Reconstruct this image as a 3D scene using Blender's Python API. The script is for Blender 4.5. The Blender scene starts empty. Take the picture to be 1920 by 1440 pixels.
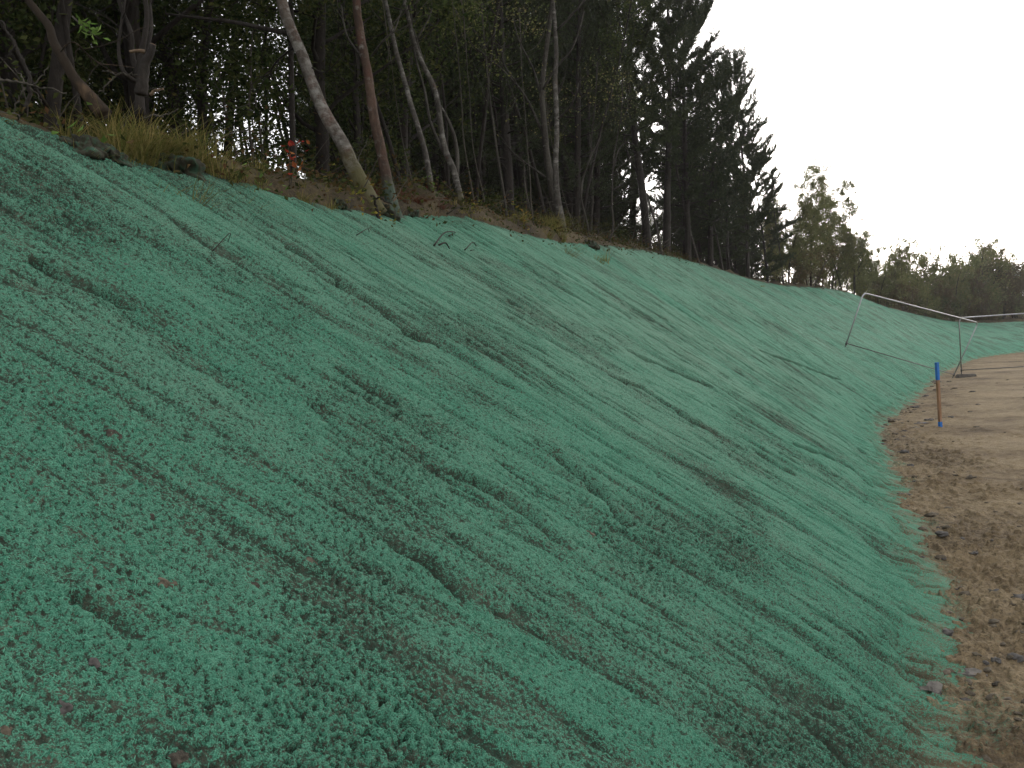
import bpy, math, random
import numpy as np
from mathutils import Matrix, Vector

# ------------------------------------------------------------------ camera, sky, sun, exposure
SC = bpy.context.scene
COL = SC.collection
F, EYE, PITCH, ROLL = 1760.0, 1.65, math.radians(-1.75), math.radians(-3.5)
cam_d = bpy.data.cameras.new('camera'); cam = bpy.data.objects.new('camera', cam_d); COL.objects.link(cam)
cam_d.sensor_width = 36.0; cam_d.lens = F / 1920 * 36; cam_d.clip_start = 0.05; cam_d.clip_end = 6000
MR = Matrix.Rotation(math.pi / 2 + PITCH, 4, 'X') @ Matrix.Rotation(ROLL, 4, 'Z')
cam.matrix_world = Matrix.Translation((0, 0, EYE)) @ MR
SC.camera = cam
SUN_EL, SUN_AZ = math.radians(9.0), math.radians(24.0)      # azimuth measured from +Y towards +X
W = bpy.data.worlds.new('World'); SC.world = W; W.use_nodes = True
wt = W.node_tree; wt.nodes.clear()
wo = wt.nodes.new('ShaderNodeOutputWorld'); bg = wt.nodes.new('ShaderNodeBackground')
sky = wt.nodes.new('ShaderNodeTexSky'); sky.sky_type = 'NISHITA'; sky.sun_disc = False
sky.sun_elevation = SUN_EL; sky.sun_rotation = SUN_AZ
sky.air_density = 1.0; sky.dust_density = 3.0; sky.ozone_density = 1.0
hs = wt.nodes.new('ShaderNodeHueSaturation'); hs.inputs['Saturation'].default_value = 0.22
wt.links.new(sky.outputs[0], hs.inputs['Color'])
# thin high overcast: an even milky veil over the clear-sky gradient
mx = wt.nodes.new('ShaderNodeMix'); mx.data_type = 'RGBA'; mx.inputs[0].default_value = 0.5
wt.links.new(hs.outputs[0], mx.inputs[6]); mx.inputs[7].default_value = (7.3, 7.35, 7.55, 1)
wt.links.new(mx.outputs[2], bg.inputs['Color']); bg.inputs['Strength'].default_value = 0.15
wt.links.new(bg.outputs[0], wo.inputs['Surface'])
sl = bpy.data.lights.new('sun', 'SUN'); sl.energy = 0.5; sl.angle = math.radians(40); sl.color = (1.0, 0.9, 0.78)
sun = bpy.data.objects.new('sun', sl); COL.objects.link(sun)
sd = Vector((math.sin(SUN_AZ) * math.cos(SUN_EL), math.cos(SUN_AZ) * math.cos(SUN_EL), math.sin(SUN_EL)))
sun.rotation_euler = sd.to_track_quat('Z', 'Y').to_euler(); sun.location = (20, 40, 30)
SC.view_settings.view_transform = 'Standard'; SC.view_settings.look = 'None'
SC.view_settings.exposure = 1.0; SC.view_settings.gamma = 1.0
SC.cycles.max_bounces = 5; SC.cycles.diffuse_bounces = 3; SC.cycles.glossy_bounces = 1
SC.cycles.transmission_bounces = 3; SC.cycles.transparent_max_bounces = 4
SC.cycles.use_denoising = True; SC.cycles.denoiser = 'OPENIMAGEDENOISE'; SC.cycles.denoising_input_passes = 'RGB_ALBEDO_NORMAL'; SC.cycles.denoising_prefilter = 'ACCURATE'
SC.cycles.caustics_reflective = False; SC.cycles.caustics_refractive = False

HAZE = 0.00045
rng = np.random.default_rng(7)
random.seed(7)

# ------------------------------------------------------------------ helpers
R3 = np.array(MR.to_3x3())
def ray(u, v): return R3 @ np.array([(u - 960) / F, -(v - 720) / F, -1.0])
def at(u, v, y):
    d = ray(u, v); return np.array([0, 0, EYE]) + d * (y / d[1])
def ground_at(u, v, z=0.0):
    d = ray(u, v); return np.array([0, 0, EYE]) + d * ((z - EYE) / d[2])
def proj(P):
    q = (np.asarray(P) - [0, 0, EYE]) @ R3
    return np.stack([960 - F * q[..., 0] / q[..., 2], 720 + F * q[..., 1] / q[..., 2]], -1)

_perm = rng.permutation(4096).astype(np.int32)
_g = rng.uniform(0, 2 * np.pi, 4096).astype(np.float32)
_gx, _gy = np.cos(_g), np.sin(_g)
def noise(x, y, seed=0):
    """gradient noise, about -0.7..0.7"""
    x = np.asarray(x, np.float32); y = np.asarray(y, np.float32)
    x, y = np.broadcast_arrays(x, y)
    xi = np.floor(x).astype(np.int32); yi = np.floor(y).astype(np.int32)
    xf = x - xi; yf = y - yi
    def h(a, b): return _perm[(_perm[(a + seed * 131) & 4095] + b) & 4095]
    def d(a, b, fx, fy):
        k = h(a, b); return _gx[k] * fx + _gy[k] * fy
    u = xf * xf * xf * (xf * (xf * 6 - 15) + 10); v = yf * yf * yf * (yf * (yf * 6 - 15) + 10)
    n00 = d(xi, yi, xf, yf); n10 = d(xi + 1, yi, xf - 1, yf)
    n01 = d(xi, yi + 1, xf, yf - 1); n11 = d(xi + 1, yi + 1, xf - 1, yf - 1)
    a = n00 + u * (n10 - n00); b = n01 + u * (n11 - n01)
    return a + v * (b - a)
def sstep(a, b, x):
    t = np.clip((x - a) / (b - a), 0, 1); return t * t * (3 - 2 * t)

def mesh(name, V, faces, mat, smooth=False, attrs=None, uv=None):
    V = np.ascontiguousarray(V, np.float32).reshape(-1, 3)
    if isinstance(faces, np.ndarray): faces = [faces]
    faces = [np.asarray(f, np.int32) for f in faces if len(f)]
    me = bpy.data.meshes.new(name)
    nl = sum(f.size for f in faces); nf = sum(len(f) for f in faces)
    me.vertices.add(len(V)); me.vertices.foreach_set('co', V.ravel())
    me.loops.add(nl); lv = np.concatenate([f.ravel() for f in faces]); me.loops.foreach_set('vertex_index', lv)
    me.polygons.add(nf)
    tot = np.concatenate([np.full(len(f), f.shape[1], np.int32) for f in faces])
    st = np.concatenate([[0], np.cumsum(tot)[:-1]]).astype(np.int32)
    me.polygons.foreach_set('loop_start', st); me.polygons.foreach_set('loop_total', tot)
    me.polygons.foreach_set('use_smooth', np.full(nf, smooth))
    me.update(calc_edges=True)
    if uv is not None:
        l = me.uv_layers.new(name='UVMap'); l.data.foreach_set('uv', np.asarray(uv, np.float32)[lv].ravel())
    for k, a in (attrs or {}).items():
        at_ = me.attributes.new(k, 'FLOAT', 'POINT'); at_.data.foreach_set('value', np.asarray(a, np.float32).ravel())
    if mat is not None: me.materials.append(mat)
    return me
def link(name, me, parent=None, loc=(0, 0, 0)):
    o = bpy.data.objects.new(name, me); COL.objects.link(o); o.location = loc
    if parent is not None: o.parent = parent
    return o
def tag(o, label=None, cat=None, group=None, kind=None):
    if label: o['label'] = label
    if cat: o['category'] = cat
    if group: o['group'] = group
    if kind: o['kind'] = kind
    return o
def empty(name, loc=(0, 0, 0), rz=0.0):
    o = bpy.data.objects.new(name, None); COL.objects.link(o); o.location = loc; o.rotation_euler = (0, 0, rz)
    o.empty_display_size = 0.2
    return o
def dup(root, loc, rot=(0, 0, 0), scale=1.0, label=None, group=None):
    r = root.copy(); COL.objects.link(r); r.location = loc; r.rotation_euler = rot
    r.scale = (scale,) * 3 if not isinstance(scale, tuple) else scale
    if label: r['label'] = label
    if group: r['group'] = group
    for ch in list(root.children):
        c = ch.copy(); COL.objects.link(c); c.parent = r
        for g in ch.children:
            d = g.copy(); COL.objects.link(d); d.parent = c
    return r

class MB:
    """collects verts and faces of one mesh"""
    def __init__(s): s.V = []; s.F3 = []; s.F4 = []; s.n = 0
    def add(s, V, f4=None, f3=None):
        V = np.asarray(V, np.float32).reshape(-1, 3); s.V.append(V)
        if f4 is not None and len(f4): s.F4.append(np.asarray(f4, np.int32) + s.n)
        if f3 is not None and len(f3): s.F3.append(np.asarray(f3, np.int32) + s.n)
        s.n += len(V)
    def tube(s, pts, rad, k=6, wob=0.0):
        pts = np.asarray(pts, float); n = len(pts); rad = np.broadcast_to(np.asarray(rad, float), (n,))
        T = np.gradient(pts, axis=0); T /= np.linalg.norm(T, axis=1)[:, None] + 1e-9
        ref = np.array([1.0, 0, 0]) if abs(T[0][0]) < 0.9 else np.array([0, 1.0, 0])
        A = np.cross(T, ref); A /= np.linalg.norm(A, axis=1)[:, None] + 1e-9
        B = np.cross(T, A)
        an = np.arange(k) * 2 * np.pi / k
        rr = rad[:, None] * (1 + wob * rng.uniform(-1, 1, (n, k)))
        V = pts[:, None] + rr[..., None] * (np.cos(an)[None, :, None] * A[:, None] + np.sin(an)[None, :, None] * B[:, None])
        i = np.arange(n - 1)[:, None] * k; j = np.arange(k)[None]; j2 = (j + 1) % k
        Q = np.stack([i + j, i + j2, i + k + j2, i + k + j], -1).reshape(-1, 4)
        V = V.reshape(-1, 3)
        V = np.vstack([V, pts[:1], pts[-1:]]); a = n * k; jj = np.arange(k)
        T3 = np.vstack([np.stack([np.full(k, a), (jj + 1) % k, jj], -1),
                        np.stack([np.full(k, a + 1), (n - 1) * k + jj, (n - 1) * k + (jj + 1) % k], -1)])
        s.add(V, Q, T3)
    def leaves(s, C, L, Wd, up=0.3, droop=0.0):
        """rhombic leaves, one quad each, slightly folded"""
        n = len(C)
        if n == 0: return
        a = rng.normal(size=(n, 3)); a[:, 2] = a[:, 2] * 0.6 - droop; a /= np.linalg.norm(a, axis=1)[:, None]
        b = np.cross(a, rng.normal(size=(n, 3)) * 0.7 + [0, 0, up * 3]); b /= np.linalg.norm(b, axis=1)[:, None] + 1e-9
        L = (np.broadcast_to(L, n) * rng.uniform(0.7, 1.25, n))[:, None]; Wd = L * Wd
        nn = np.cross(a, b) * L * 0.12
        V = np.stack([C - a * L / 2, C + b * Wd / 2 + nn, C + a * L / 2, C - b * Wd / 2 + nn], 1)
        s.add(V.reshape(-1, 3), np.arange(n * 4).reshape(n, 4))
    def blades(s, P, H, wd, lean, segs=3):
        """grass blades: tapered strips bending over; lean (n,2)"""
        n = len(P); H = np.broadcast_to(H, n)[:, None]; wd = np.broadcast_to(wd, n)[:, None]
        side = np.stack([-lean[:, 1], lean[:, 0], np.zeros(n)], 1); side /= np.linalg.norm(side, axis=1)[:, None] + 1e-9
        rows = []
        for k in range(segs + 1):
            f = k / segs
            c = P + np.concatenate([lean * H * f * f, H * (f - 0.45 * f * f * np.clip(np.linalg.norm(lean, axis=1)[:, None], 0, 1.6))], 1)
            w = wd * (1 - f) ** 0.7 / 2 + 0.0004
            rows += [c - side * w, c + side * w]
        V = np.stack(rows, 1).reshape(-1, 3)
        base = np.arange(n)[:, None, None] * (2 * (segs + 1)); q = (np.arange(segs) * 2)[None, :, None] + np.array([0, 1, 3, 2])
        s.add(V, (base + q).reshape(-1, 4))
    def box(s, c, d, M=None):
        c = np.asarray(c, float); d = np.asarray(d, float) / 2
        V = np.array([[x, y, z] for x in (-1, 1) for y in (-1, 1) for z in (-1, 1)]) * d
        if M is not None: V = V @ np.asarray(M).T
        s.add(V + c, [[0, 1, 3, 2], [4, 6, 7, 5], [0, 4, 5, 1], [2, 3, 7, 6], [0, 2, 6, 4], [1, 5, 7, 3]])
    def build(s, name, mat, parent=None, smooth=True, loc=(0, 0, 0), origin=None):
        V = np.vstack(s.V)
        if origin is not None: V = V - np.asarray(origin)
        f = []
        if s.F4: f.append(np.vstack(s.F4))
        if s.F3: f.append(np.vstack(s.F3))
        return link(name, mesh(name, V, f, mat, smooth), parent, loc)

# ------------------------------------------------------------------ materials
def mat_new(name):
    m = bpy.data.materials.new(name); m.use_nodes = True; nt = m.node_tree; nt.nodes.clear()
    return m, nt
def N(nt, t, **kw):
    n = nt.nodes.new(t)
    for k, v in kw.items():
        if k.startswith('i_'):
            key = k[2:]; key = int(key) if key.isdigit() else key
            n.inputs[key].default_value = v
        else: setattr(n, k, v)
    return n
def ramp(nt, stops, src):
    r = nt.nodes.new('ShaderNodeValToRGB'); e = r.color_ramp.elements
    while len(e) > 1: e.remove(e[-1])
    e[0].position = stops[0][0]; e[0].color = (*stops[0][1], 1)
    for p, c in stops[1:]:
        x = e.new(p); x.color = (*c, 1)
    nt.links.new(src, r.inputs[0]); return r.outputs[0]
def tex(nt, coord, scale, detail=3, rough=0.55, vscale=None):
    n = N(nt, 'ShaderNodeTexNoise'); n.inputs['Scale'].default_value = scale; n.inputs['Detail'].default_value = detail
    n.inputs['Roughness'].default_value = rough
    if vscale:
        mp = N(nt, 'ShaderNodeMapping'); mp.inputs['Scale'].default_value = vscale
        nt.links.new(coord, mp.inputs[0]); nt.links.new(mp.outputs[0], n.inputs['Vector'])
    else: nt.links.new(coord, n.inputs['Vector'])
    return n.outputs['Fac']
def mixc(nt, f, a, b, mode='MIX'):
    m = N(nt, 'ShaderNodeMix', data_type='RGBA', blend_type=mode)
    for i, x in ((0, f), (6, a), (7, b)):
        if isinstance(x, (int, float)): m.inputs[i].default_value = x
        elif isinstance(x, tuple): m.inputs[i].default_value = (*x, 1)
        else: nt.links.new(x, m.inputs[i])
    return m.outputs[2]
def mth(nt, op, a, b=0.0, c=0.0):
    m = N(nt, 'ShaderNodeMath', operation=op)
    for i, x in enumerate((a, b, c)):
        if isinstance(x, (int, float)): m.inputs[i].default_value = x
        else: nt.links.new(x, m.inputs[i])
    return m.outputs[0]
def mrange(nt, x, a, b, c=0.0, d=1.0):
    m = N(nt, 'ShaderNodeMapRange'); nt.links.new(x, m.inputs[0])
    for i, v in zip((1, 2, 3, 4), (a, b, c, d)): m.inputs[i].default_value = v
    return m.outputs[0]
def finish(nt, color, rough=0.9, bump=None, bstr=0.3, bdist=0.01, spec=0.2, metal=0.0):
    p = N(nt, 'ShaderNodeBsdfPrincipled'); o = N(nt, 'ShaderNodeOutputMaterial')
    if isinstance(color, tuple): p.inputs['Base Color'].default_value = (*color, 1)
    else: nt.links.new(color, p.inputs['Base Color'])
    if isinstance(rough, (int, float)): p.inputs['Roughness'].default_value = rough
    else: nt.links.new(rough, p.inputs['Roughness'])
    p.inputs['Specular IOR Level'].default_value = spec; p.inputs['Metallic'].default_value = metal
    if bump is not None:
        b = N(nt, 'ShaderNodeBump'); b.inputs['Strength'].default_value = bstr; b.inputs['Distance'].default_value = bdist
        nt.links.new(bump, b.inputs['Height']); nt.links.new(b.outputs[0], p.inputs['Normal'])
    nt.links.new(p.outputs[0], o.inputs[0])
def ocoord(nt): return N(nt, 'ShaderNodeTexCoord').outputs['Object']

SOIL = [(0.3, (0.020, 0.016, 0.012)), (0.52, (0.060, 0.048, 0.036)), (0.75, (0.17, 0.135, 0.10))]
def m_mulch():
    m, nt = mat_new('green_mulch'); co = ocoord(nt)
    uv = N(nt, 'ShaderNodeTexCoord').outputs['UV']
    cov = N(nt, 'ShaderNodeAttribute', attribute_name='cover').outputs['Fac']
    f1 = tex(nt, co, 115, 4, 0.65); f2 = tex(nt, co, 280, 3, 0.6)
    big = tex(nt, uv, 1.0, 4, 0.6, (0.5, 0.25, 1)); st = tex(nt, uv, 1.0, 4, 0.65, (6.0, 0.9, 1))
    mid = tex(nt, co, 9, 4, 0.65)
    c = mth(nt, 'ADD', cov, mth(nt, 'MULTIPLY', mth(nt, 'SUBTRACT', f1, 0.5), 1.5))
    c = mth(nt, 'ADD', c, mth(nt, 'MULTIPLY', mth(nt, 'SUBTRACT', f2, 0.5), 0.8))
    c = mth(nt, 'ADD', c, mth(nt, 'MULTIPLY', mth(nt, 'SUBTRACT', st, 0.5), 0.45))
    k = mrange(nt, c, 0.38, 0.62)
    g = ramp(nt, [(0.28, (0.020, 0.103, 0.064)), (0.5, (0.056, 0.205, 0.130)), (0.72, (0.120, 0.340, 0.228))], f2)
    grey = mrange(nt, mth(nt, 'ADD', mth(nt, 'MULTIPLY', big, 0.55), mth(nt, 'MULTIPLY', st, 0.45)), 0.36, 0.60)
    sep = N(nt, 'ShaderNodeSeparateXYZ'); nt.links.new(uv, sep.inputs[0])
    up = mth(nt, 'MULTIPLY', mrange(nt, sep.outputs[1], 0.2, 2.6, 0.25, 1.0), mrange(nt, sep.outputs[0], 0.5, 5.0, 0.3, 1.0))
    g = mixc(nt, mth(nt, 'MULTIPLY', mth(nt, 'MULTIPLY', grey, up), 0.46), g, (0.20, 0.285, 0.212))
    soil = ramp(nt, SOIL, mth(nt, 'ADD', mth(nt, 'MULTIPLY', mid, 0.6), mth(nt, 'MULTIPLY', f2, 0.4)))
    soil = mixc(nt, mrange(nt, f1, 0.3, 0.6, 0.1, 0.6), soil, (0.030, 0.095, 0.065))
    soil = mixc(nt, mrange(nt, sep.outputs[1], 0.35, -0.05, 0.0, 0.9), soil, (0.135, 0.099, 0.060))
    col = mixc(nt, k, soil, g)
    h = mth(nt, 'ADD', f1, mth(nt, 'MULTIPLY', f2, 0.5))
    finish(nt, col, 0.95, h, 0.8, 0.015, 0.12); return m
def m_dirt():
    m, nt = mat_new('site_dirt'); co = ocoord(nt)
    spl = N(nt, 'ShaderNodeAttribute', attribute_name='splash').outputs['Fac']
    a = tex(nt, co, 0.55, 5, 0.6); b = tex(nt, co, 5, 5, 0.65); c = tex(nt, co, 60, 4, 0.65)
    t = mth(nt, 'ADD', mth(nt, 'MULTIPLY', a, 0.5), mth(nt, 'ADD', mth(nt, 'MULTIPLY', b, 0.32), mth(nt, 'MULTIPLY', c, 0.18)))
    col = ramp(nt, [(0.36, (0.068, 0.048, 0.028)), (0.44, (0.138, 0.099, 0.057)), (0.51, (0.208, 0.154, 0.089)), (0.60, (0.27, 0.207, 0.125))], t)
    col = mixc(nt, mrange(nt, c, 0.52, 0.66, 0.0, 0.65), col, (0.045, 0.035, 0.026))
    damp = N(nt, 'ShaderNodeAttribute', attribute_name='damp').outputs['Fac']
    kd = mth(nt, 'ADD', damp, mth(nt, 'MULTIPLY', mth(nt, 'SUBTRACT', tex(nt, co, 26, 6, 0.75), 0.5), 2.2))
    col = mixc(nt, mrange(nt, kd, 0.3, 0.8, 0.0, 0.75), col, (0.052, 0.039, 0.027))
    k = mth(nt, 'ADD', spl, mth(nt, 'MULTIPLY', mth(nt, 'SUBTRACT', tex(nt, co, 55, 4, 0.75), 0.5), 2.0))
    col = mixc(nt, mrange(nt, k, 0.35, 0.8, 0.0, 0.75), col, (0.055, 0.21, 0.14))
    finish(nt, col, 0.95, mth(nt, 'ADD', b, mth(nt, 'MULTIPLY', c, 0.9)), 0.9, 0.03, 0.15); return m
def m_floor():
    m, nt = mat_new('forest_litter'); co = ocoord(nt)
    a = tex(nt, co, 1.3, 4); b = tex(nt, co, 26, 4, 0.7)
    t = mth(nt, 'ADD', mth(nt, 'MULTIPLY', a, 0.5), mth(nt, 'MULTIPLY', b, 0.5))
    col = ramp(nt, [(0.35, (0.022, 0.018, 0.012)), (0.5, (0.055, 0.042, 0.024)), (0.62, (0.10, 0.078, 0.04))], t)
    finish(nt, col, 0.95, b, 0.8, 0.03, 0.1); return m
def m_leaf(name, cols, trans=0.35, objvar=0.25):
    m, nt = mat_new(name)
    g = N(nt, 'ShaderNodeNewGeometry'); oi = N(nt, 'ShaderNodeObjectInfo')
    r = mth(nt, 'ADD', mth(nt, 'MULTIPLY', g.outputs['Random Per Island'], 1 - objvar), mth(nt, 'MULTIPLY', oi.outputs['Random'], objvar))
    n = len(cols); col = ramp(nt, [(0.1 + 0.8 * i / max(1, n - 1), c) for i, c in enumerate(cols)], r)
    d = N(nt, 'ShaderNodeBsdfDiffuse'); t = N(nt, 'ShaderNodeBsdfTranslucent'); s = N(nt, 'ShaderNodeMixShader'); o = N(nt, 'ShaderNodeOutputMaterial')
    nt.links.new(col, d.inputs[0]); nt.links.new(col, t.inputs[0]); s.inputs[0].default_value = trans
    nt.links.new(d.outputs[0], s.inputs[1]); nt.links.new(t.outputs[0], s.inputs[2]); nt.links.new(s.outputs[0], o.inputs[0])
    return m
def m_bark(name, cols, white=None, red=None, moss=None, paint=None, scale=6.0, vs=(1, 1, 0.25)):
    """bark: base colours; white = (lo,hi) amount of pale birch skin; red = rusty lichen; moss / paint = height below which they sit"""
    m, nt = mat_new(name); co = ocoord(nt)
    a = tex(nt, co, scale, 4, 0.6, vs); b = tex(nt, co, scale * 6, 3, 0.6, (1, 1, 0.5))
    col = ramp(nt, [(0.3 + 0.4 * i / max(1, len(cols) - 1), c) for i, c in enumerate(cols)], mth(nt, 'ADD', mth(nt, 'MULTIPLY', a, 0.6), mth(nt, 'MULTIPLY', b, 0.4)))
    z = N(nt, 'ShaderNodeSeparateXYZ'); nt.links.new(co, z.inputs[0]); z = z.outputs[2]
    if red:
        k = mrange(nt, tex(nt, co, 5, 4, 0.6), red[0], red[1]); col = mixc(nt, k, col, (0.085, 0.045, 0.033))
    if white:
        ring = tex(nt, co, 9, 5, 0.7, (0.9, 0.9, 1.5)); k = mrange(nt, ring, white[0], white[1] + 0.06)
        patch = mrange(nt, tex(nt, co, 2.6, 3), 0.36, 0.52)
        col = mixc(nt, mth(nt, 'MULTIPLY', k, patch), col, (0.21, 0.20, 0.18))
    if moss:
        k = mrange(nt, mth(nt, 'ADD', z, mth(nt, 'MULTIPLY', tex(nt, co, 7, 4), moss)), moss * 1.5, moss * 0.8); col = mixc(nt, mth(nt, 'MULTIPLY', k, 0.8), col, (0.075, 0.07, 0.025))
    if paint:
        k = mrange(nt, mth(nt, 'ADD', z, mth(nt, 'MULTIPLY', tex(nt, co, 20, 4), paint * 0.6)), paint * 1.6, paint * 0.9); col = mixc(nt, mth(nt, 'MULTIPLY', k, 0.5), col, (0.04, 0.11, 0.082))
    finish(nt, col, 0.9, mth(nt, 'ADD', a, b), 0.6, 0.02, 0.15); return m
def m_plain(name, cols, scale=10, rough=0.9, bstr=0.4, metal=0.0, spec=0.2, vs=None, detail=4):
    m, nt = mat_new(name); co = ocoord(nt); a = tex(nt, co, scale, detail, 0.6, vs)
    col = ramp(nt, [(0.32 + 0.36 * i / max(1, len(cols) - 1), c) for i, c in enumerate(cols)], a)
    finish(nt, col, rough, a, bstr, 0.01, spec, metal); return m
MUL, DIRT, FLOOR = m_mulch(), m_dirt(), m_floor()
FIB = m_leaf('mulch_fibre', [(0.022, 0.11, 0.068), (0.048, 0.185, 0.118), (0.078, 0.265, 0.172), (0.13, 0.345, 0.235)], 0.1, 0.0)
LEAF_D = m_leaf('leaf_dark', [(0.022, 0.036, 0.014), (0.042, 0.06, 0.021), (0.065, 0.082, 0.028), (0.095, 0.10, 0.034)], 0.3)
LEAF_O = m_leaf('leaf_olive', [(0.06, 0.08, 0.03), (0.11, 0.13, 0.045), (0.16, 0.165, 0.06), (0.2, 0.165, 0.07)], 0.5)
LEAF_R = m_leaf('leaf_russet', [(0.06, 0.06, 0.028), (0.09, 0.08, 0.035), (0.11, 0.072, 0.04), (0.085, 0.085, 0.036)], 0.45)
LEAF_L = m_leaf('leaf_light', [(0.08, 0.15, 0.03), (0.12, 0.2, 0.05), (0.17, 0.24, 0.07)], 0.3)
LEAF_Y = m_leaf('leaf_yellow', [(0.12, 0.15, 0.03), (0.2, 0.18, 0.04), (0.28, 0.17, 0.04), (0.08, 0.13, 0.03)], 0.3)
LEAF_RED = m_leaf('leaf_red', [(0.22, 0.03, 0.025), (0.3, 0.05, 0.03), (0.26, 0.13, 0.04)], 0.3)
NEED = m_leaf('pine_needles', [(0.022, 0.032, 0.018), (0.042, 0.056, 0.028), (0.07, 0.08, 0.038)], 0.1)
GRASS_Y = m_leaf('grass_straw', [(0.125, 0.13, 0.04), (0.21, 0.185, 0.06), (0.32, 0.25, 0.10), (0.12, 0.145, 0.04), (0.17, 0.12, 0.06)], 0.3)
BRACK = m_leaf('dead_bracken', [(0.09, 0.028, 0.02), (0.14, 0.045, 0.03), (0.12, 0.06, 0.035)], 0.2)
BIRCH_W = m_bark('bark_birch_mottled', [(0.022, 0.019, 0.016), (0.07, 0.058, 0.048), (0.14, 0.12, 0.10)], white=(0.46, 0.58), red=(0.55, 0.68), moss=0.55)
BIRCH_R = m_bark('bark_birch_reddish', [(0.025, 0.02, 0.017), (0.065, 0.042, 0.031), (0.13, 0.088, 0.066)], white=(0.56, 0.66), red=(0.52, 0.68), paint=0.2)
BIRCH_P = m_bark('bark_birch_pale', [(0.02, 0.018, 0.015), (0.06, 0.053, 0.046), (0.13, 0.118, 0.10)], white=(0.48, 0.60), red=(0.6, 0.7), moss=0.25)
BARK_G = m_bark('bark_grey_stem', [(0.018, 0.016, 0.013), (0.045, 0.04, 0.033), (0.085, 0.077, 0.064)], white=(0.6, 0.7))
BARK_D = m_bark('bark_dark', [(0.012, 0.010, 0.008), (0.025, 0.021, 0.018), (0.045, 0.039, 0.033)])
BARK_B = m_bark('bark_peeled_brown', [(0.014, 0.011, 0.009), (0.03, 0.022, 0.015), (0.13, 0.085, 0.05)], scale=3)
TWIG = m_plain('twig', [(0.035, 0.03, 0.024), (0.085, 0.075, 0.06)], 14)
WOODCUT = m_plain('cut_wood', [(0.08, 0.052, 0.033), (0.17, 0.12, 0.08)], 20)
ROCK = m_plain('slate_rock', [(0.035, 0.032, 0.030), (0.075, 0.068, 0.062), (0.13, 0.116, 0.104)], 9, 0.85, 0.7)
CLOD = m_plain('soil_clod', [(0.04, 0.032, 0.023), (0.085, 0.07, 0.05), (0.14, 0.115, 0.083)], 18, 0.95, 0.8)
CLODD = m_plain('dark_clod', [(0.022, 0.019, 0.015), (0.05, 0.043, 0.033), (0.08, 0.068, 0.052)], 30, 0.95, 0.8)
PALE = m_plain('pale_stone', [(0.085, 0.068, 0.05), (0.15, 0.122, 0.09)], 12, 0.9, 0.6)
TURF = m_plain('turf_soil', [(0.012, 0.011, 0.008), (0.03, 0.03, 0.018), (0.03, 0.075, 0.048)], 14, 0.95, 0.9)
GALV = m_plain('galvanised_steel', [(0.24, 0.245, 0.25), (0.36, 0.365, 0.37)], 16, 0.36, 0.03, 1.0, 0.5)
BLOCK = m_plain('rubber_block', [(0.055, 0.05, 0.045), (0.12, 0.105, 0.09)], 12, 0.9, 0.5)
STAKE = m_plain('raw_stake_wood', [(0.14, 0.075, 0.04), (0.24, 0.135, 0.075), (0.33, 0.2, 0.12)], 12, 0.85, 0.3, vs=(3, 3, 0.3))
BLUE = m_plain('blue_paint', [(0.015, 0.10, 0.34), (0.03, 0.16, 0.47)], 12, 0.7, 0.2)
PALFEN = m_plain('pale_cladding', [(0.30, 0.31, 0.33), (0.42, 0.43, 0.45)], 3, 0.6, 0.05)

# ------------------------------------------------------------------ the lie of the land
TOE = np.array([(-4.4, -9.0), (-2.2, -3.2), (-0.55, 1.0)[:2], (1.55, 3.47), (2.05, 4.54), (2.57, 5.87), (3.49, 8.55), (4.5, 11.29), (6.4, 16.43),
                (8.75, 20.97), (12.68, 28.62), (18.0, 38.65), (28.0, 53.5), (33.5, 58.3), (42, 61.0), (60, 64.0), (95, 70)])
TOE[2] = (0.55, 1.0); TOE[1] = (-1.15, -3.2); TOE[0] = (-3.3, -9.0)
def hermite(x, X, Y):
    """monotone-ish cubic through (X,Y) rows"""
    X = np.asarray(X, float); Y = np.asarray(Y, float); m = np.gradient(Y, X, axis=0)
    i = np.clip(np.searchsorted(X, x) - 1, 0, len(X) - 2); h = X[i + 1] - X[i]; t = (x - X[i]) / h
    if Y.ndim > 1: t = t[:, None]; h = h[:, None]
    return ((2 * t**3 - 3 * t**2 + 1) * Y[i] + (t**3 - 2 * t**2 + t) * h * m[i] + (-2 * t**3 + 3 * t**2) * Y[i + 1] + (t**3 - t**2) * h * m[i + 1])
_ck = np.concatenate([[0], np.cumsum(np.linalg.norm(np.diff(TOE, axis=0), axis=1))])
_cam_t = np.interp(0.0, TOE[:, 1], _ck)
_ck = _ck - _cam_t                                   # arc length, 0 beside the camera
def toe(t): return hermite(np.asarray(t, float), _ck, TOE)
# crest: pixel, distance
CR = [(0, 215, 4.7), (200, 290, 5.2), (380, 330, 5.9), (500, 360, 6.5), (700, 405, 7.9), (870, 410, 10.4), (1000, 445, 12.7), (1170, 467, 18.8),
      (1300, 492, 25.5), (1440, 532, 35), (1600, 552, 48), (1700, 585, 57), (1830, 605, 64.5), (1920, 603, 67.5), (2100, 596, 71)]
CP = np.array([at(*c) for c in CR]); CU = np.array([c[0] for c in CR]); CY = np.array([c[2] for c in CR])
def ycrest(u): return float(np.interp(u, CU, CY))
tt = np.linspace(_ck[0], _ck[-1], 6000); TT = toe(tt)
ct = np.array([tt[np.argmin(((TT - p[:2]) ** 2).sum(1))] for p in CP])
ct = np.maximum.accumulate(ct + np.arange(len(ct)) * 1e-3)
offs = CP.copy(); offs[:, :2] -= toe(ct)
ct = np.concatenate([[_ck[0], ct[0] - 3], ct, [_ck[-1]]])
o0 = offs[0].copy(); offs = np.vstack([o0 + [0.1, -0.25, 0.05], o0 + [0, 0, 0], offs, [2.0, 8.0, 1.8]])
def crest_off(t): return hermite(np.asarray(t, float), ct, offs)
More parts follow.
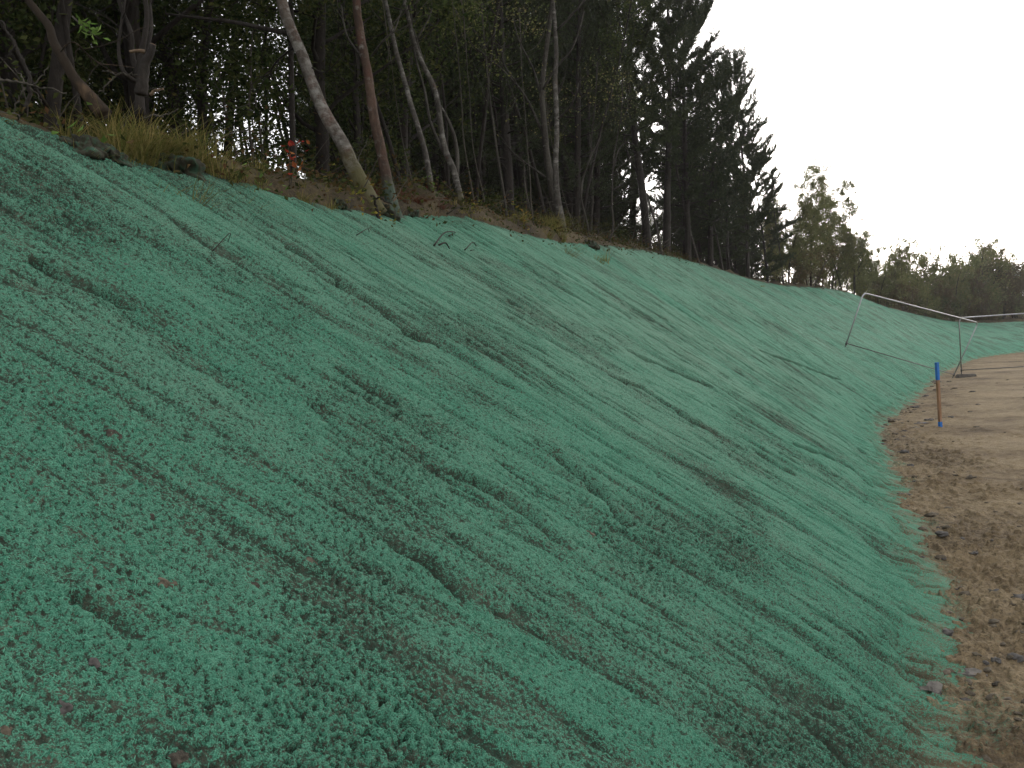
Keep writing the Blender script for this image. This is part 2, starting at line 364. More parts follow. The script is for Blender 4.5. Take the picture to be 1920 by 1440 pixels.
def frame(t):
    t = np.atleast_1d(np.asarray(t, float)); P = toe(t); O = crest_off(t)
    T0 = np.concatenate([P, np.zeros((len(t), 1))], 1)
    dP = (toe(t + 0.05) - toe(t - 0.05)) / 0.1; dP = np.concatenate([dP, np.zeros((len(t), 1))], 1)
    n = np.cross(dP, O); n /= np.linalg.norm(n, axis=1)[:, None]
    n *= np.sign(n[:, 2:3])
    return T0, O, n

# long erosion cracks read off the photograph, as slope points (t, s in metres up the slope)
def slope_ts(u, v):
    """where the ray through a pixel meets the smooth slope: (t, f) with f = 0 at toe, 1 at crest"""
    ts = np.concatenate([np.arange(-6, 12, 0.03), np.arange(12, 70, 0.12)]); fs = np.linspace(-0.05, 1.05, 111)
    T0, O, n = frame(ts)
    P = T0[:, None] + O[:, None] * fs[None, :, None]
    q = (P - [0, 0, EYE]) @ R3
    pr = proj(P); e = ((pr - [u, v]) ** 2).sum(-1); e[q[..., 2] > -0.3] = 1e12
    i, j = np.unravel_index(np.argmin(e), e.shape); return ts[i], fs[j]
CRACKS = [([(548, 470), (600, 505), (650, 545), (700, 580), (760, 622), (800, 645), (850, 668)], 0.050, 0.075),
          ([(1030, 845), (1080, 880), (1130, 910), (1165, 950), (1185, 980), (1215, 1005)], 0.042, 0.05),
          ([(950, 630), (990, 655), (1045, 680)], 0.03, 0.05), ([(1285, 782), (1310, 800), (1355, 820)], 0.035, 0.06),
          ([(45, 475), (100, 510), (170, 540), (250, 578)], 0.045, 0.05), ([(640, 698), (700, 735), (760, 772)], 0.03, 0.03),
          ([(840, 885), (930, 930), (1000, 975), (1075, 1040)], 0.04, 0.03), ([(1160, 715), (1220, 740), (1300, 790)], 0.03, 0.04),
          ([(700, 1010), (790, 1060), (860, 1110)], 0.035, 0.03), ([(1480, 830), (1540, 850), (1600, 880)], 0.04, 0.05),
          ([(1180, 660), (1250, 690), (1330, 720)], 0.03, 0.04), ([(120, 1120), (180, 1150), (260, 1180)], 0.03, 0.012),
          ([(1400, 640), (1480, 670), (1560, 700)], 0.05, 0.06), ([(1420, 850), (1470, 885), (1500, 895)], 0.03, 0.04)]
CRACK_TS = [(np.array([slope_ts(*p) for p in pl]), w, d) for pl, w, d in CRACKS]

def slope_field(t, f, L, spacing):
    """displacement along the normal and mulch cover; t, f grids, L slope length per t, spacing = mesh spacing (m)"""
    s = f * L
    wt_ = t + (0.28 + 0.2 * sstep(3.0, 1.0, t)) * (s - 2.0) + 0.14 * noise(t / 1.5, s / 1.6, 1) + 0.03 * noise(t / 0.35, s / 0.45, 2)
    amp = lambda w: sstep(1.0, 2.6, w / spacing)
    far = sstep(8, 30, t)
    d = 0.018 * noise(t / 3.4, s / 2.6, 3) + 0.008 * noise(t / 1.1, s / 1.2, 4)
    d += 0.011 * noise(wt_ / 0.75, s / 3.0, 5) + 0.010 * noise(wt_ / 0.30, s / 1.4, 6) * amp(0.3)
    d += 0.014 * noise(wt_ / 0.11, s / 0.6, 7) * amp(0.11)
    r1 = noise(wt_ / 0.55, s / 3.6, 8); r2 = noise(wt_ / 0.28, s / 1.7, 9); r3 = noise(wt_ / 0.13, s / 0.42, 26)
    rag = 1 + 1.3 * noise(t / 0.05, s / 0.07, 27) + 0.6 * noise(t / 0.14, s / 0.2, 28)
    m1 = sstep(0.06, 0.2, noise(t / 0.6, s / 1.4, 10) + 0.1 * (rag - 1)); m2 = sstep(0.10, 0.26, noise(t / 0.35, s / 0.45, 11) + 0.1 * (rag - 1)); m3 = sstep(0.12, 0.28, noise(t / 0.2, s / 0.25, 29) + 0.1 * (rag - 1))
    dts = np.gradient(t[:, 0])[:, None]
    def rill(r_, wl, w):
        gr = np.abs(np.gradient(r_, axis=0) / dts); return np.exp(-(np.abs(r_) / np.maximum(gr, 0.5 / wl) / np.maximum(w, spacing * 0.8)) ** 2)
    near = 0.22 + 0.9 * sstep(1.2, 4.5, t)
    g1 = rill(r1, 0.6, 0.013 * np.clip(0.55 + 0.5 * rag, 0.3, 2)) * m1; g2 = rill(r2, 0.3, 0.011 * np.clip(0.55 + 0.5 * rag, 0.3, 2)) * m2 * amp(0.2); g3 = rill(r3, 0.14, 0.007) * m3 * amp(0.12)
    d -= near * (0.046 * g1 + 0.030 * g2 + 0.018 * g3)
    k1 = sstep(0.25, 0.37, noise(wt_ / 0.09, s / 1.1, 43)) * amp(0.08); k2 = sstep(0.24, 0.36, noise(wt_ / 0.045, s / 0.25, 44)) * amp(0.045); k3 = sstep(0.27, 0.38, noise(wt_ / 0.22, s / 2.4, 45)) * amp(0.2)
    d -= near * (0.016 * k1 + 0.012 * k2 + 0.016 * k3) * np.clip(0.55 + 0.5 * rag, 0, 2)
    d += 0.006 * sstep(-0.03, 0.10, r1) * m1 + 0.005 * sstep(-0.04, 0.12, r2) * m2
    crk = np.zeros_like(d)
    for ts, w, dep in CRACK_TS:
        Lc = 5.2
        pt, ps = ts[:, 0], ts[:, 1] * Lc
        tx = t + 0.03 * noise(t / 0.15, s / 0.15, 12) + 0.012 * noise(t / 0.05, s / 0.05, 13); best = np.full(d.shape, 1e9, np.float32); side = np.zeros_like(best)
        sel = (t > pt.min() - 0.8) & (t < pt.max() + 0.8)
        if not sel.any(): continue
        tq, sq = tx[sel], s[sel]; bb = np.full(tq.shape, 1e9); ss = np.zeros_like(bb); al = np.zeros_like(bb)
        for k in range(len(pt) - 1):
            ax, ay, bx, by = pt[k], ps[k], pt[k + 1], ps[k + 1]
            dx, dy = bx - ax, by - ay; l2 = dx * dx + dy * dy + 1e-9
            h = np.clip(((tq - ax) * dx + (sq - ay) * dy) / l2, 0, 1)
            dd = np.hypot(tq - ax - h * dx, sq - ay - h * dy); u_ = dd < bb
            ss = np.where(u_, np.sign((tq - ax) * dy - (sq - ay) * dx), ss); al = np.where(u_, (k + h) / (len(pt) - 1), al); bb = np.minimum(bb, dd)
        taper = np.clip(np.minimum(al, 1 - al) * 6 + 0.35, 0, 1); wd = 0.62 * w * taper * (1 + 0.8 * noise(sq / 0.2, tq / 0.2, 14))
        gg = np.exp(-(bb / np.maximum(wd, 0.008)) ** 2)
        d[sel] -= (1.5 * dep * gg * taper).astype(np.float32); crk[sel] = np.maximum(crk[sel], gg)
        d[sel] += (0.022 * np.exp(-(bb / 0.14) ** 2) * (1 - gg) * np.where(ss < 0, 1.0, 0.2) * taper).astype(np.float32)
    l0 = noise(t / 0.22, s / 0.26, 30)
    l1 = noise(t / 0.07, s / 0.075, 15); l2 = noise(t / 0.028, s / 0.031, 16); l3 = noise(t / 0.016, s / 0.017, 17); l4 = noise(t / 0.0095, s / 0.0105, 18)
    zone = sstep(0.0, 0.38, noise(t / 1.3, s / 0.9, 19) + 0.25 * noise(t / 0.4, s / 0.3, 47))
    rough = 0.8 + 0.8 * zone
    lump = 0.003 * l0 * amp(0.22) + 0.0035 * l1 * amp(0.07) + 0.0036 * l2 * amp(0.028) + 0.0058 * l3 * amp(0.016) + 0.006 * l4 * amp(0.0095)
    pit = 0.8 * sstep(0.24, 0.46, noise(t / 0.030, s / 0.034, 20)) * (0.3 + zone) * amp(0.03) + 0.8 * sstep(0.10, 0.36, noise(t / 0.0145, s / 0.016, 21)) * amp(0.0145)
    d += lump * rough - (0.008 + 0.009 * zone) * pit * rough
    # cover: thick on lumps, thin in pits, grooves and on rough bands
    band = noise(wt_ / 0.4, s / 1.6, 22) * 0.45 + noise(t / 1.6, s / 1.2, 23) * 0.3
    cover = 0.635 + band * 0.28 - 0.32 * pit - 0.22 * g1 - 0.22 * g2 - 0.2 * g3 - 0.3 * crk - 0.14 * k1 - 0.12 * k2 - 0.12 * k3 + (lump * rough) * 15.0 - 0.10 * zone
    d += sstep(0.6, 0.1, s) * (0.10 * noise(t / 1.3, s / 1.3, 59) + 0.05 * noise(t / 0.5, s / 0.5, 41) + 0.05 * noise(t / 0.16, s / 0.16, 42) * amp(0.16))
    cover -= 0.34 * sstep(0.16, -0.38, s + 0.5 * noise(t / 0.4, s / 0.35, 24) + 0.2 * noise(t / 0.1, s / 0.1, 48)) + 0.6 * sstep(0.99, 1.06, f + 0.05 * noise(t / 0.5, s / 0.5, 25))
    return d, cover

ts = [-5.5]
while ts[-1] < 88:
    dist = max(1.6, abs(ts[-1]) if ts[-1] > 0 else 1.6)
    ts.append(ts[-1] + (0.03 if ts[-1] < -1.2 else max(0.0042, 0.0016 * dist)))
ts = np.array(ts)
fs = [-0.09]
while fs[-1] < 1.06: fs.append(fs[-1] + (0.0042 if fs[-1] < 0.55 else 0.0065) / 5.2)
fs = np.array(fs)
T0, O, NN = frame(ts)
LL = np.linalg.norm(O, axis=1)
tg, fg = np.meshgrid(ts.astype(np.float32), fs.astype(np.float32), indexing='ij')
dsp, cov = slope_field(tg, fg, LL[:, None].astype(np.float32), np.gradient(ts)[:, None].astype(np.float32))
# concave toe, rounded brow
prof = 0.0 - (0.03 + 0.20 * sstep(1.02, 1.06, fg + 0.03 * noise(tg / 0.4, fg * 8, 55))) * sstep(0.975, 1.05, fg)
sg = fg * LL[:, None]
dsp = dsp * (0.35 + 0.65 * sstep(-0.25, 0.25, sg))
V = T0[:, None] + O[:, None] * fg[..., None] + NN[:, None] * (dsp + prof)[..., None]
# the foot runs out flat: a thin skin of mulch thinning over the dirt
V[..., 2] += (0.5 * (sg + np.sqrt(sg * sg + 0.14 ** 2)) - sg) * (O[:, 2] / LL)[:, None] - 0.03 * sstep(0.8, 0.1, sg) - 0.045 * sstep(0.0, -0.42, sg)
nt_, nf_ = tg.shape
i = np.arange(nt_ - 1)[:, None] * nf_ + np.arange(nf_ - 1)[None]
Q = np.stack([i, i + nf_, i + nf_ + 1, i + 1], -1).reshape(-1, 4)
print('slope grid', nt_, nf_)
SLOPE_V = V
uvs = np.stack([tg, fg * LL[:, None]], -1).reshape(-1, 2)
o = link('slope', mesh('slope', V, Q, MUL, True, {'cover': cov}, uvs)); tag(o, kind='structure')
def on_slope(u, v, lift=0.0):
    t, f = slope_ts(u, v); a = np.argmin(abs(ts - t)); b = np.argmin(abs(fs - f))
    return SLOPE_V[a, b] + NN[a] * lift, NN[a], O[a] / LL[a]

# mulch fibres lying over the near part of the slope: strands nobody could count
def fibres():
    n = 260000
    r = rng.uniform(0, 1, n * 3)
    d = 1.6 * (11.0 / 1.6) ** r                         # pdf ~ 1/d
    t = np.where(rng.random(n * 3) < 0.44, rng.uniform(-1.0, 1.6, n * 3), d); f = rng.uniform(-0.02, 0.98, n * 3)
    a = np.clip(np.searchsorted(ts, t), 1, nt_ - 1); b = np.clip(np.searchsorted(fs, f), 1, nf_ - 1)
    keep = ((cov[a, b] + rng.normal(0, 0.10, len(a))) > 0.66) & (rng.random(len(a)) > sstep(5, 11, ts[a]))
    a, b = a[keep][:n], b[keep][:n]; P = V[a, b]; Nn = NN[a]; n = len(P)
    rn = rng.normal(size=(n, 3)); tang = rn - (rn * Nn).sum(1)[:, None] * Nn; tang /= np.linalg.norm(tang, axis=1)[:, None]
    dirn = tang + Nn * rng.normal(0.25, 0.35, (n, 1)); dirn /= np.linalg.norm(dirn, axis=1)[:, None]
    side = np.cross(dirn, Nn); side /= np.linalg.norm(side, axis=1)[:, None]
    Lf = rng.uniform(0.004, 0.014, (n, 1)) * (1 + 0.5 * (np.abs(ts[a]) / 9))[:, None]; w = rng.uniform(0.0005, 0.0011, (n, 1))
    bend = rng.normal(0, 0.35, (n, 1)) * side
    P0 = P + Nn * 0.001 - dirn * Lf * 0.4; P1 = P + Nn * (0.002 + 0.004 * rng.random((n, 1))); P2 = P + dirn * Lf * 0.5 + bend * Lf + Nn * 0.002
    up = (side * 0.8 + Nn * 0.6) * w
    VV = np.stack([P0 - up, P0 + up, P1 - up, P1 + up, P2 - up * 0.5, P2 + up * 0.5], 1).reshape(-1, 3)
    k = np.arange(n)[:, None] * 6
    QQ = np.concatenate([k + [0, 1, 3, 2], k + [2, 3, 5, 4]])
    o = link('mulch_fibres', mesh('mulch_fibres', VV, QQ, FIB))
    tag(o, 'loose green mulch fibres sprayed over the near part of the slope', 'mulch fibres', kind='stuff')
fibres()

# ------------------------------------------------------------------ dirt ground, out to the horizon
an = np.radians(np.concatenate([np.arange(-180, 8, 4.0), np.arange(8, 36, 0.05), np.arange(36, 180, 4.0), [180.0]]))
rr = [0.6]
while rr[-1] < 75: rr.append(rr[-1] * (1.0024 if rr[-1] < 30 else 1.004) if rr[-1] > 2 else rr[-1] * 1.02)
while rr[-1] < 3000: rr.append(rr[-1] * 1.12)
rr = np.array(rr); A, Rr = np.meshgrid(an, rr, indexing='ij'); X = (Rr * np.sin(A)).astype(np.float32); Y = (Rr * np.cos(A)).astype(np.float32)
sp = np.maximum(np.gradient(rr)[None], Rr * 0.0009).astype(np.float32)
amp = lambda w: sstep(1.0, 2.6, w / sp)
td = np.full(X.shape, 9.0, np.float32)
selm = (Rr < 80) & (A > math.radians(5)) & (A < math.radians(38))
pts = np.stack([X[selm], Y[selm]], 1)
# signed distance to the toe (positive on the dirt side): by y-lookup along the curve
yy = TT[:, 1]; tx_ = np.interp(pts[:, 1], yy, TT[:, 0]); slp = np.gradient(TT[:, 0], tt); slp = np.interp(pts[:, 1], yy, slp)
td[selm] = (pts[:, 0] - tx_) * np.sqrt(np.clip(1 - slp**2, 0.05, 1))
wet = noise(X / 2.4, Y / 3.0, 31)
rub = sstep(2.2, 0.0, td + 0.8 * noise(X / 0.8, Y / 0.9, 32))
cl = sstep(-0.1, 0.35, noise(X / 1.2, Y / 1.3, 33)) * 0.6 + rub * 0.8 + 0.25
Z = 0.035 * noise(X / 2.5, Y / 2.5, 34) + 0.02 * noise(X / 0.9, Y / 0.9, 35)
Z += 1.5 * cl * (0.011 * noise(X / 0.16, Y / 0.16, 36) * amp(0.16) + 0.016 * np.clip(noise(X / 0.075, Y / 0.075, 37), -0.1, 1) * amp(0.075) + 0.009 * noise(X / 0.035, Y / 0.035, 38) * amp(0.035))
Z += (0.022 * sstep(0.2, 0.36, noise(X / 0.09, Y / 0.09, 57)) * amp(0.09) + 0.013 * sstep(0.2, 0.36, noise(X / 0.045, Y / 0.045, 58)) * amp(0.045)) * np.clip(cl, 0, 1.2)
Z += 0.05 * rub * np.clip(noise(X / 0.3, Y / 0.3, 39) + 0.1, 0, 1)
Z = np.where(Rr > 75, -0.3, Z - 0.03)
spl = 0.46 * sstep(0.36, -0.15, td + 0.45 * noise(X / 0.5, Y / 0.6, 40)) + 0.04 * sstep(2.0, 0.5, td)
damp = 0.42 * rub + 0.2 * sstep(0.05, 0.4, noise(X / 1.6, Y / 2.2, 56))
i = np.arange(len(an) - 1)[:, None] * len(rr) + np.arange(len(rr) - 1)[None]
Q = np.stack([i, i + 1, i + len(rr) + 1, i + len(rr)], -1).reshape(-1, 4)
o = link('ground', mesh('ground', np.stack([X, Y, Z], -1), Q, DIRT, True, {'splash': spl, 'damp': damp})); tag(o, kind='structure')
def gz(x, y):
    a = math.atan2(x, y); r = math.hypot(x, y); return float(Z[np.argmin(abs(an - a)), np.argmin(abs(rr - r))])
print('ground', X.shape)

# ------------------------------------------------------------------ forest floor above the crest
ft = np.concatenate([np.arange(-6, 14, 0.08), np.arange(14, 40, 0.25), np.arange(40, 96, 0.6)])
fw = np.concatenate([np.arange(-0.12, 0.4, 0.04), np.arange(0.4, 3, 0.07), np.arange(3, 12, 0.35), np.arange(12, 60, 2.0), np.arange(60, 420, 30)])
F0, FO, FN = frame(ft); FC = F0 + FO
fd = FO.copy(); fd[:, 2] = 0; fd /= np.linalg.norm(fd, axis=1)[:, None]
tgf, wgf = np.meshgrid(ft, fw, indexing='ij')
_feet = [(640, 378, .3), (688, 372, .35), (735, 386, .25), (812, 378, .6), (868, 399, .7), (945, 428, .8), (1056, 441, .4), (1105, 453, .6)]
_fp = np.array([at(u, v, ycrest(u) + o_) for u, v, o_ in _feet]); _fi = [int(np.argmin(((FC[:, :2] - p[:2]) ** 2).sum(1))) for p in _fp]
_ftt = ft[_fi]; _frz = np.array([p[2] - FC[k][2] for p, k in zip(_fp, _fi)]) - 0.01
print('feet', _ftt, _frz)
def floor_rise(t, w):
    wp = np.maximum(w, 0)
    return np.interp(t, np.concatenate([[_ftt[0] - 2.5], _ftt, [_ftt[-1] + 4]]), np.concatenate([[0], np.clip(_frz, -.1, .8), [0]])) * sstep(-.02, .13, w) + 0.085 * np.minimum(wp, 60) - 0.04 + 0.24 * sstep(-0.1, 0.45, w) * (0.75 + 0.8 * noise(t / 0.7, w / 0.7, 51)) + 0.09 * noise(t / 0.25, w / 0.25, 52) * sstep(-0.4, 0.3, w) - 0.30 * sstep(0.13, -0.06, w) + 0.45 * np.exp(-((t + 0.2) / 1.6) ** 2) * sstep(0.0, 1.6, wp)
Vf = FC[:, None] + fd[:, None] * wgf[..., None]; Vf[..., 2] += floor_rise(tgf, wgf)
nfw = len(fw); i = np.arange(len(ft) - 1)[:, None] * nfw + np.arange(nfw - 1)[None]
Q = np.stack([i, i + nfw, i + nfw + 1, i + 1], -1).reshape(-1, 4)
o = link('forest_floor', mesh('forest_floor', Vf, Q, FLOOR, True)); tag(o, kind='structure')
def floor_pt(t, w):
    T_, O_, n_ = frame([t]); c = (T_ + O_)[0]; dd = O_[0] * [1, 1, 0]; dd /= np.linalg.norm(dd)
    p = c + dd * w; p[2] += float(floor_rise(np.array([t]), np.array([w]))[0]); return p
_fx, _fy, _fz = Vf[..., 0].ravel(), Vf[..., 1].ravel(), Vf[..., 2].ravel()
def floor_z(x, y):
    return float(_fz[np.argmin((_fx - x) ** 2 + (_fy - y) ** 2)])
# ------------------------------------------------------------------ trees: makers
def wander(p0, d0, L, n, bend, up=0.0):
    """a crooked line"""
    p = np.array(p0, float); d = np.array(d0, float); d /= np.linalg.norm(d); out = [p.copy()]
    for _ in range(n):
        d = d + rng.normal(0, bend, 3) + [0, 0, up]; d /= np.linalg.norm(d); p = p + d * L / n; out.append(p.copy())
    return np.array(out)
def along(pts, f):
    f = np.asarray(f) * (len(pts) - 1); i = np.clip(f.astype(int), 0, len(pts) - 2); r = (f - i)[:, None]
    return pts[i] * (1 - r) + pts[i + 1] * r
def grow(trunk, r0, start, nl, llen, leafmb, limbmb, nleaf, lsize, k=5, clump=0.16, up=0.10, tape=0.72):
    """limbs and twigs off a trunk polyline from fraction `start`; leaves in clumps on the twigs"""
    anchors = []
    for q in range(nl):
        f = start + (0.985 - start) * (q + rng.random()) / nl; p = along(trunk, np.array([f]))[0]
        i = int(min(f * (len(trunk) - 1), len(trunk) - 2)); td = trunk[i + 1] - trunk[i]; td /= np.linalg.norm(td)
        az = q * 2.4 + rng.normal(0, 0.5); d = np.array([math.cos(az), math.sin(az), 0.0]) + td * rng.uniform(0.25, 1.0)
        L = llen * (1 - tape * (f - start) / (1 - start)) * rng.uniform(0.6, 1.15)
        rb = max(0.004, r0 * (1 - f * 0.9) * 0.42)
        pts = wander(p, d, L, 7, 0.16, up); limbmb.tube(pts, np.linspace(rb, 0.003, len(pts)), k)
        ns = max(3, int(L * 4.2))
        for _ in range(ns):
            g = rng.uniform(0.22, 1.0); s = along(pts, np.array([g]))[0]
            dd = pts[-1] - pts[0]; dd /= np.linalg.norm(dd); dd = dd + rng.normal(0, 0.75, 3)
            l2 = L * rng.uniform(0.18, 0.42); tw = wander(s, dd, l2, 4, 0.2, 0.02)
            limbmb.tube(tw, np.linspace(min(rb * 0.4, 0.006), 0.0018, 5), 3)
            anchors.append(along(tw, rng.uniform(0.25, 1.0, 5)))
    if nleaf and anchors:
        A = np.vstack(anchors); C = A[rng.integers(0, len(A), nleaf)] + rng.normal(0, clump, (nleaf, 3)) * rng.uniform(0.3, 1.3, (nleaf, 1))
        leafmb.leaves(C, lsize, 0.55, droop=0.25)
def broadleaf(name, h, r0, start, nl, llen, nleaf, lsize, bark, leaf, lean=0.06, stems=1, clump=0.16, tape=0.72):
    root = empty(name); tm, lm, cm = MB(), MB(), MB()
    for s in range(stems):
        az = rng.uniform(0, 6.28); d = np.array([math.cos(az) * lean, math.sin(az) * lean, 1.0]) if stems == 1 else np.array([math.cos(az) * 0.25, math.sin(az) * 0.25, 1.0])
        b = np.array([0, 0, -0.3]) if stems == 1 else np.array([math.cos(az) * 0.12, math.sin(az) * 0.12, -0.3])
        hh = h * (1 if s == 0 else rng.uniform(0.7, 1.0)); pts = wander(b, d, hh + 0.3, 16, 0.055, 0.02)
        rad = r0 * np.linspace(1.15, 0.12, 17) ** 0.85; rad[0] *= 1.25
        tm.tube(pts, rad, 9, 0.06); grow(pts, r0, start, nl // stems + 1, llen, cm, lm, nleaf // stems, lsize, clump=clump, tape=tape)
    t = tm.build('trunk', bark, root); lm.build('branches', bark, t)
    if nleaf: cm.build('crown', leaf, root, smooth=False)
    return root
def conifer(name, h, r0, start, blen, dens=1.0, needle=0.075, nn=22, bark=None, dead=True, wide=0.014):
    """pine: whorls of limbs, upturned shoots wrapped in needles, dead twigs below"""
    root = empty(name); tm, lm, cm = MB(), MB(), MB()
    pts = wander((0, 0, -0.3), (rng.normal(0, .03), rng.normal(0, .03), 1), h + 0.3, 16, 0.018, 0.03)
    tm.tube(pts, r0 * np.linspace(1.1, 0.07, 17) ** 0.9, 8, 0.05)
    shoots = []
    z = start
    while z < 0.985:
        fr = (z - start) / (1 - start)
        for q in range(5):
            az = q * 1.257 + rng.normal(0, 0.35) + z * 20; f = min(0.99, z + rng.normal(0, 0.01)); p = along(pts, np.array([f]))[0]
            L = blen * (0.35 + 0.75 * math.sin(min(1, fr * 1.9 + 0.25) * math.pi / 2)) * (1 - fr) ** 0.5 * rng.uniform(0.55, 1.2) + 0.12
            d = np.array([math.cos(az), math.sin(az), 0.12 + 0.75 * fr]); br = wander(p, d, L, 6, 0.09, 0.075)
            lm.tube(br, np.linspace(max(0.006, r0 * 0.28 * (1 - f)), 0.004, 7), 4)
            ns = max(2, int(L * 9 * dens))
            for g in np.linspace(0.28, 1.0, ns):
                s = along(br, np.array([g]))[0]; i = min(int(g * 6), 5); bd = br[i + 1] - br[i]; bd /= np.linalg.norm(bd)
                for _ in range(3 if g < 0.98 else 1):
                    sdv = bd + rng.normal(0, 0.55, 3) * (g < 0.98) + [0, 0, 0.35 + 0.5 * fr]; sdv /= np.linalg.norm(sdv)
                    shoots.append((s, sdv, rng.uniform(0.14, 0.30) * (0.8 + 0.5 * fr)))
        z += 0.33 / h * (1.0 + 0.4 * (1 - fr))
    shoots.append((pts[-1], np.array([0, 0, 1.0]), 0.4))
    S = np.array([s[0] for s in shoots]); D = np.array([s[1] for s in shoots]); Ls = np.array([s[2] for s in shoots])
    n = len(S); u = rng.uniform(0, 1, (n, nn)); base = S[:, None] + D[:, None] * (u * Ls[:, None])[..., None]
    nd = rng.normal(size=(n, nn, 3)); nd /= np.linalg.norm(nd, axis=2)[..., None]; nd = nd * 0.9 + D[:, None] * 0.85; nd /= np.linalg.norm(nd, axis=2)[..., None]
    side = np.cross(nd, rng.normal(size=(n, nn, 3))); side /= np.linalg.norm(side, axis=2)[..., None]
    ln = needle * rng.uniform(0.7, 1.2, (n, nn, 1)); VV = np.stack([base - side * wide / 2, base + side * wide / 2, base + nd * ln], 2).reshape(-1, 3)
    cm.add(VV, None, np.arange(len(VV)).reshape(-1, 3))
    for s, dv, l in shoots[::2]: lm.tube(np.array([s, s + dv * l * 0.9]), [0.005, 0.003], 3)
    if dead:
        for _ in range(int(h * 3.2)):
            f = rng.uniform(0.06, start + 0.1); p = along(pts, np.array([f]))[0]; az = rng.uniform(0, 6.28)
            br = wander(p, (math.cos(az), math.sin(az), rng.uniform(-0.15, 0.3)), rng.uniform(0.4, 1.5), 5, 0.14, 0.0); lm.tube(br, np.linspace(0.008, 0.002, 6), 3)
            for _ in range(3):
                s = along(br, np.array([rng.uniform(.3, .9)]))[0]; lm.tube(wander(s, br[-1] - br[0] + rng.normal(0, .4, 3), rng.uniform(.15, .4), 3, .2), [0.003, 0.002, 0.002, 0.0015], 3)
    t = tm.build('trunk', bark or BARK_D, root); lm.build('branches', bark or BARK_D, t); cm.build('crown', NEED, root, smooth=False)
    return root

# ------------------------------------------------------------------ the birches and stems at the wood's edge, trunk lines read off the photograph
def traced(name, px, wpx, off, bark, label, cat, top=9.0, nl=16, llen=1.9, nleaf=5000, lsize=0.06, leaf=None, group=None, limbs=(), start=0.45, dy=0.0, sink=0.18, k=10, crown=True):
    y0 = ycrest(px[0][0]) + off; n = len(px)
    P = np.array([at(u, v, y0 + dy * i / n) for i, (u, v) in enumerate(px)])
    rad = [w / 2.5 / F * y0 for w in wpx]
    rad = list(np.interp(np.linspace(0, 1, n), np.linspace(0, 1, len(rad)), rad))
    d = P[-1] - P[-2]; d /= np.linalg.norm(d); extra = max(0.0, top - (P[-1][2] - P[0][2]))
    if extra > 0.2 and crown:
        d = d * 0.6 + np.array([0, 0, 0.6]); e = wander(P[-1], d, extra, 9, 0.05, 0.05)[1:]; P = np.vstack([P, e]); rad += list(np.linspace(rad[-1] * 0.92, 0.012, len(e)))
    base = P[0].copy(); lowd = P[0] - P[1]; lowd /= np.linalg.norm(lowd)
    P = np.vstack([P[0] + lowd * sink, P]); rad[0] *= 1.12; rad = [rad[0] * 1.3] + rad
    # densify
    m = len(P); q = np.linspace(0, m - 1, m * 4); X_ = np.arange(m); P2 = hermite(q, X_, P); r2 = np.interp(q, X_, rad)
    root = empty(name, base); tm, lm, cm = MB(), MB(), MB()
    tm.tube(P2 - base, r2, k, 0.05)
    for pl, w in limbs:
        L_ = np.array([at(u, v, y0 + dz) for u, v, dz in pl]); qq = np.linspace(0, len(L_) - 1, len(L_) * 3); L2 = hermite(qq, np.arange(len(L_)), L_) if len(L_) > 2 else np.linspace(L_[0], L_[1], 6)
        lm.tube(L2 - base, np.linspace(w / 2 / F * y0, w / 5 / F * y0, len(L2)), 5)
        for g in rng.uniform(0.35, 1.0, 4):
            s = along(L2, np.array([g]))[0]; lm.tube(wander(s - base, (L2[-1] - L2[0]) / (np.linalg.norm(L2[-1] - L2[0])) + rng.normal(0, .5, 3), rng.uniform(.2, .55), 4, .2, .05), np.linspace(0.005, 0.0015, 5), 3)
    if crown: grow(P2 - base, max(rad) * 0.8, start, nl, llen, cm, lm, nleaf, lsize)
    t = tm.build('trunk', bark, root)
    if lm.n: lm.build('branches', BARK_D if bark is BIRCH_W else BARK_G if bark in (BIRCH_P, BIRCH_R) else bark, t)
    if cm.n: cm.build('crown', leaf or LEAF_D, root, smooth=False)
    tag(root, label, cat, group); return root

traced('birch_tree', [(688, 368), (660, 310), (640, 265), (605, 205), (583, 150), (565, 100), (548, 60), (528, 0)], [40, 34, 30, 27, 26, 25], 0.35, BIRCH_W,
       'stout leaning birch with mottled white and rusty bark', 'tree', 8.5, 16, 2.2, 6500, 0.06,
       limbs=[([(558, 66, 0), (500, 55, .1), (440, 42, .2), (375, 34, .3), (310, 26, .4)], 11), ([(562, 82, 0), (530, 105, .2), (512, 125, .3), (505, 150, .4)], 6), ([(580, 125, 0), (610, 135, -.1), (640, 108, -.2), (652, 100, -.2)], 3)])
traced('birch_tree', [(735, 382), (725, 335), (712, 270), (700, 215), (690, 140), (680, 90), (672, 40), (668, 0)], [28, 24, 22, 20, 19], 0.25, BIRCH_R,
       'reddish-barked birch with green sprayed foot, right of the leaning mottled birch', 'tree', 9.0, 16, 2.0, 6000, 0.06,
       limbs=[([(690, 120, 0), (665, 90, .2), (648, 60, .3), (640, 10, .4)], 6), ([(697, 105, 0), (720, 75, -.2), (740, 55, -.2), (752, 20, -.1)], 5)])
traced('birch_tree', [(812, 374), (806, 335), (797, 285), (783, 235), (770, 195), (758, 150), (745, 105), (735, 60), (722, 0)], [15, 13, 12, 11, 10], 0.6, BIRCH_P,
       'slim birch with white ringed bark rising from red dead bracken', 'tree', 8.5, 14, 1.7, 5000, 0.055, dy=0.5)
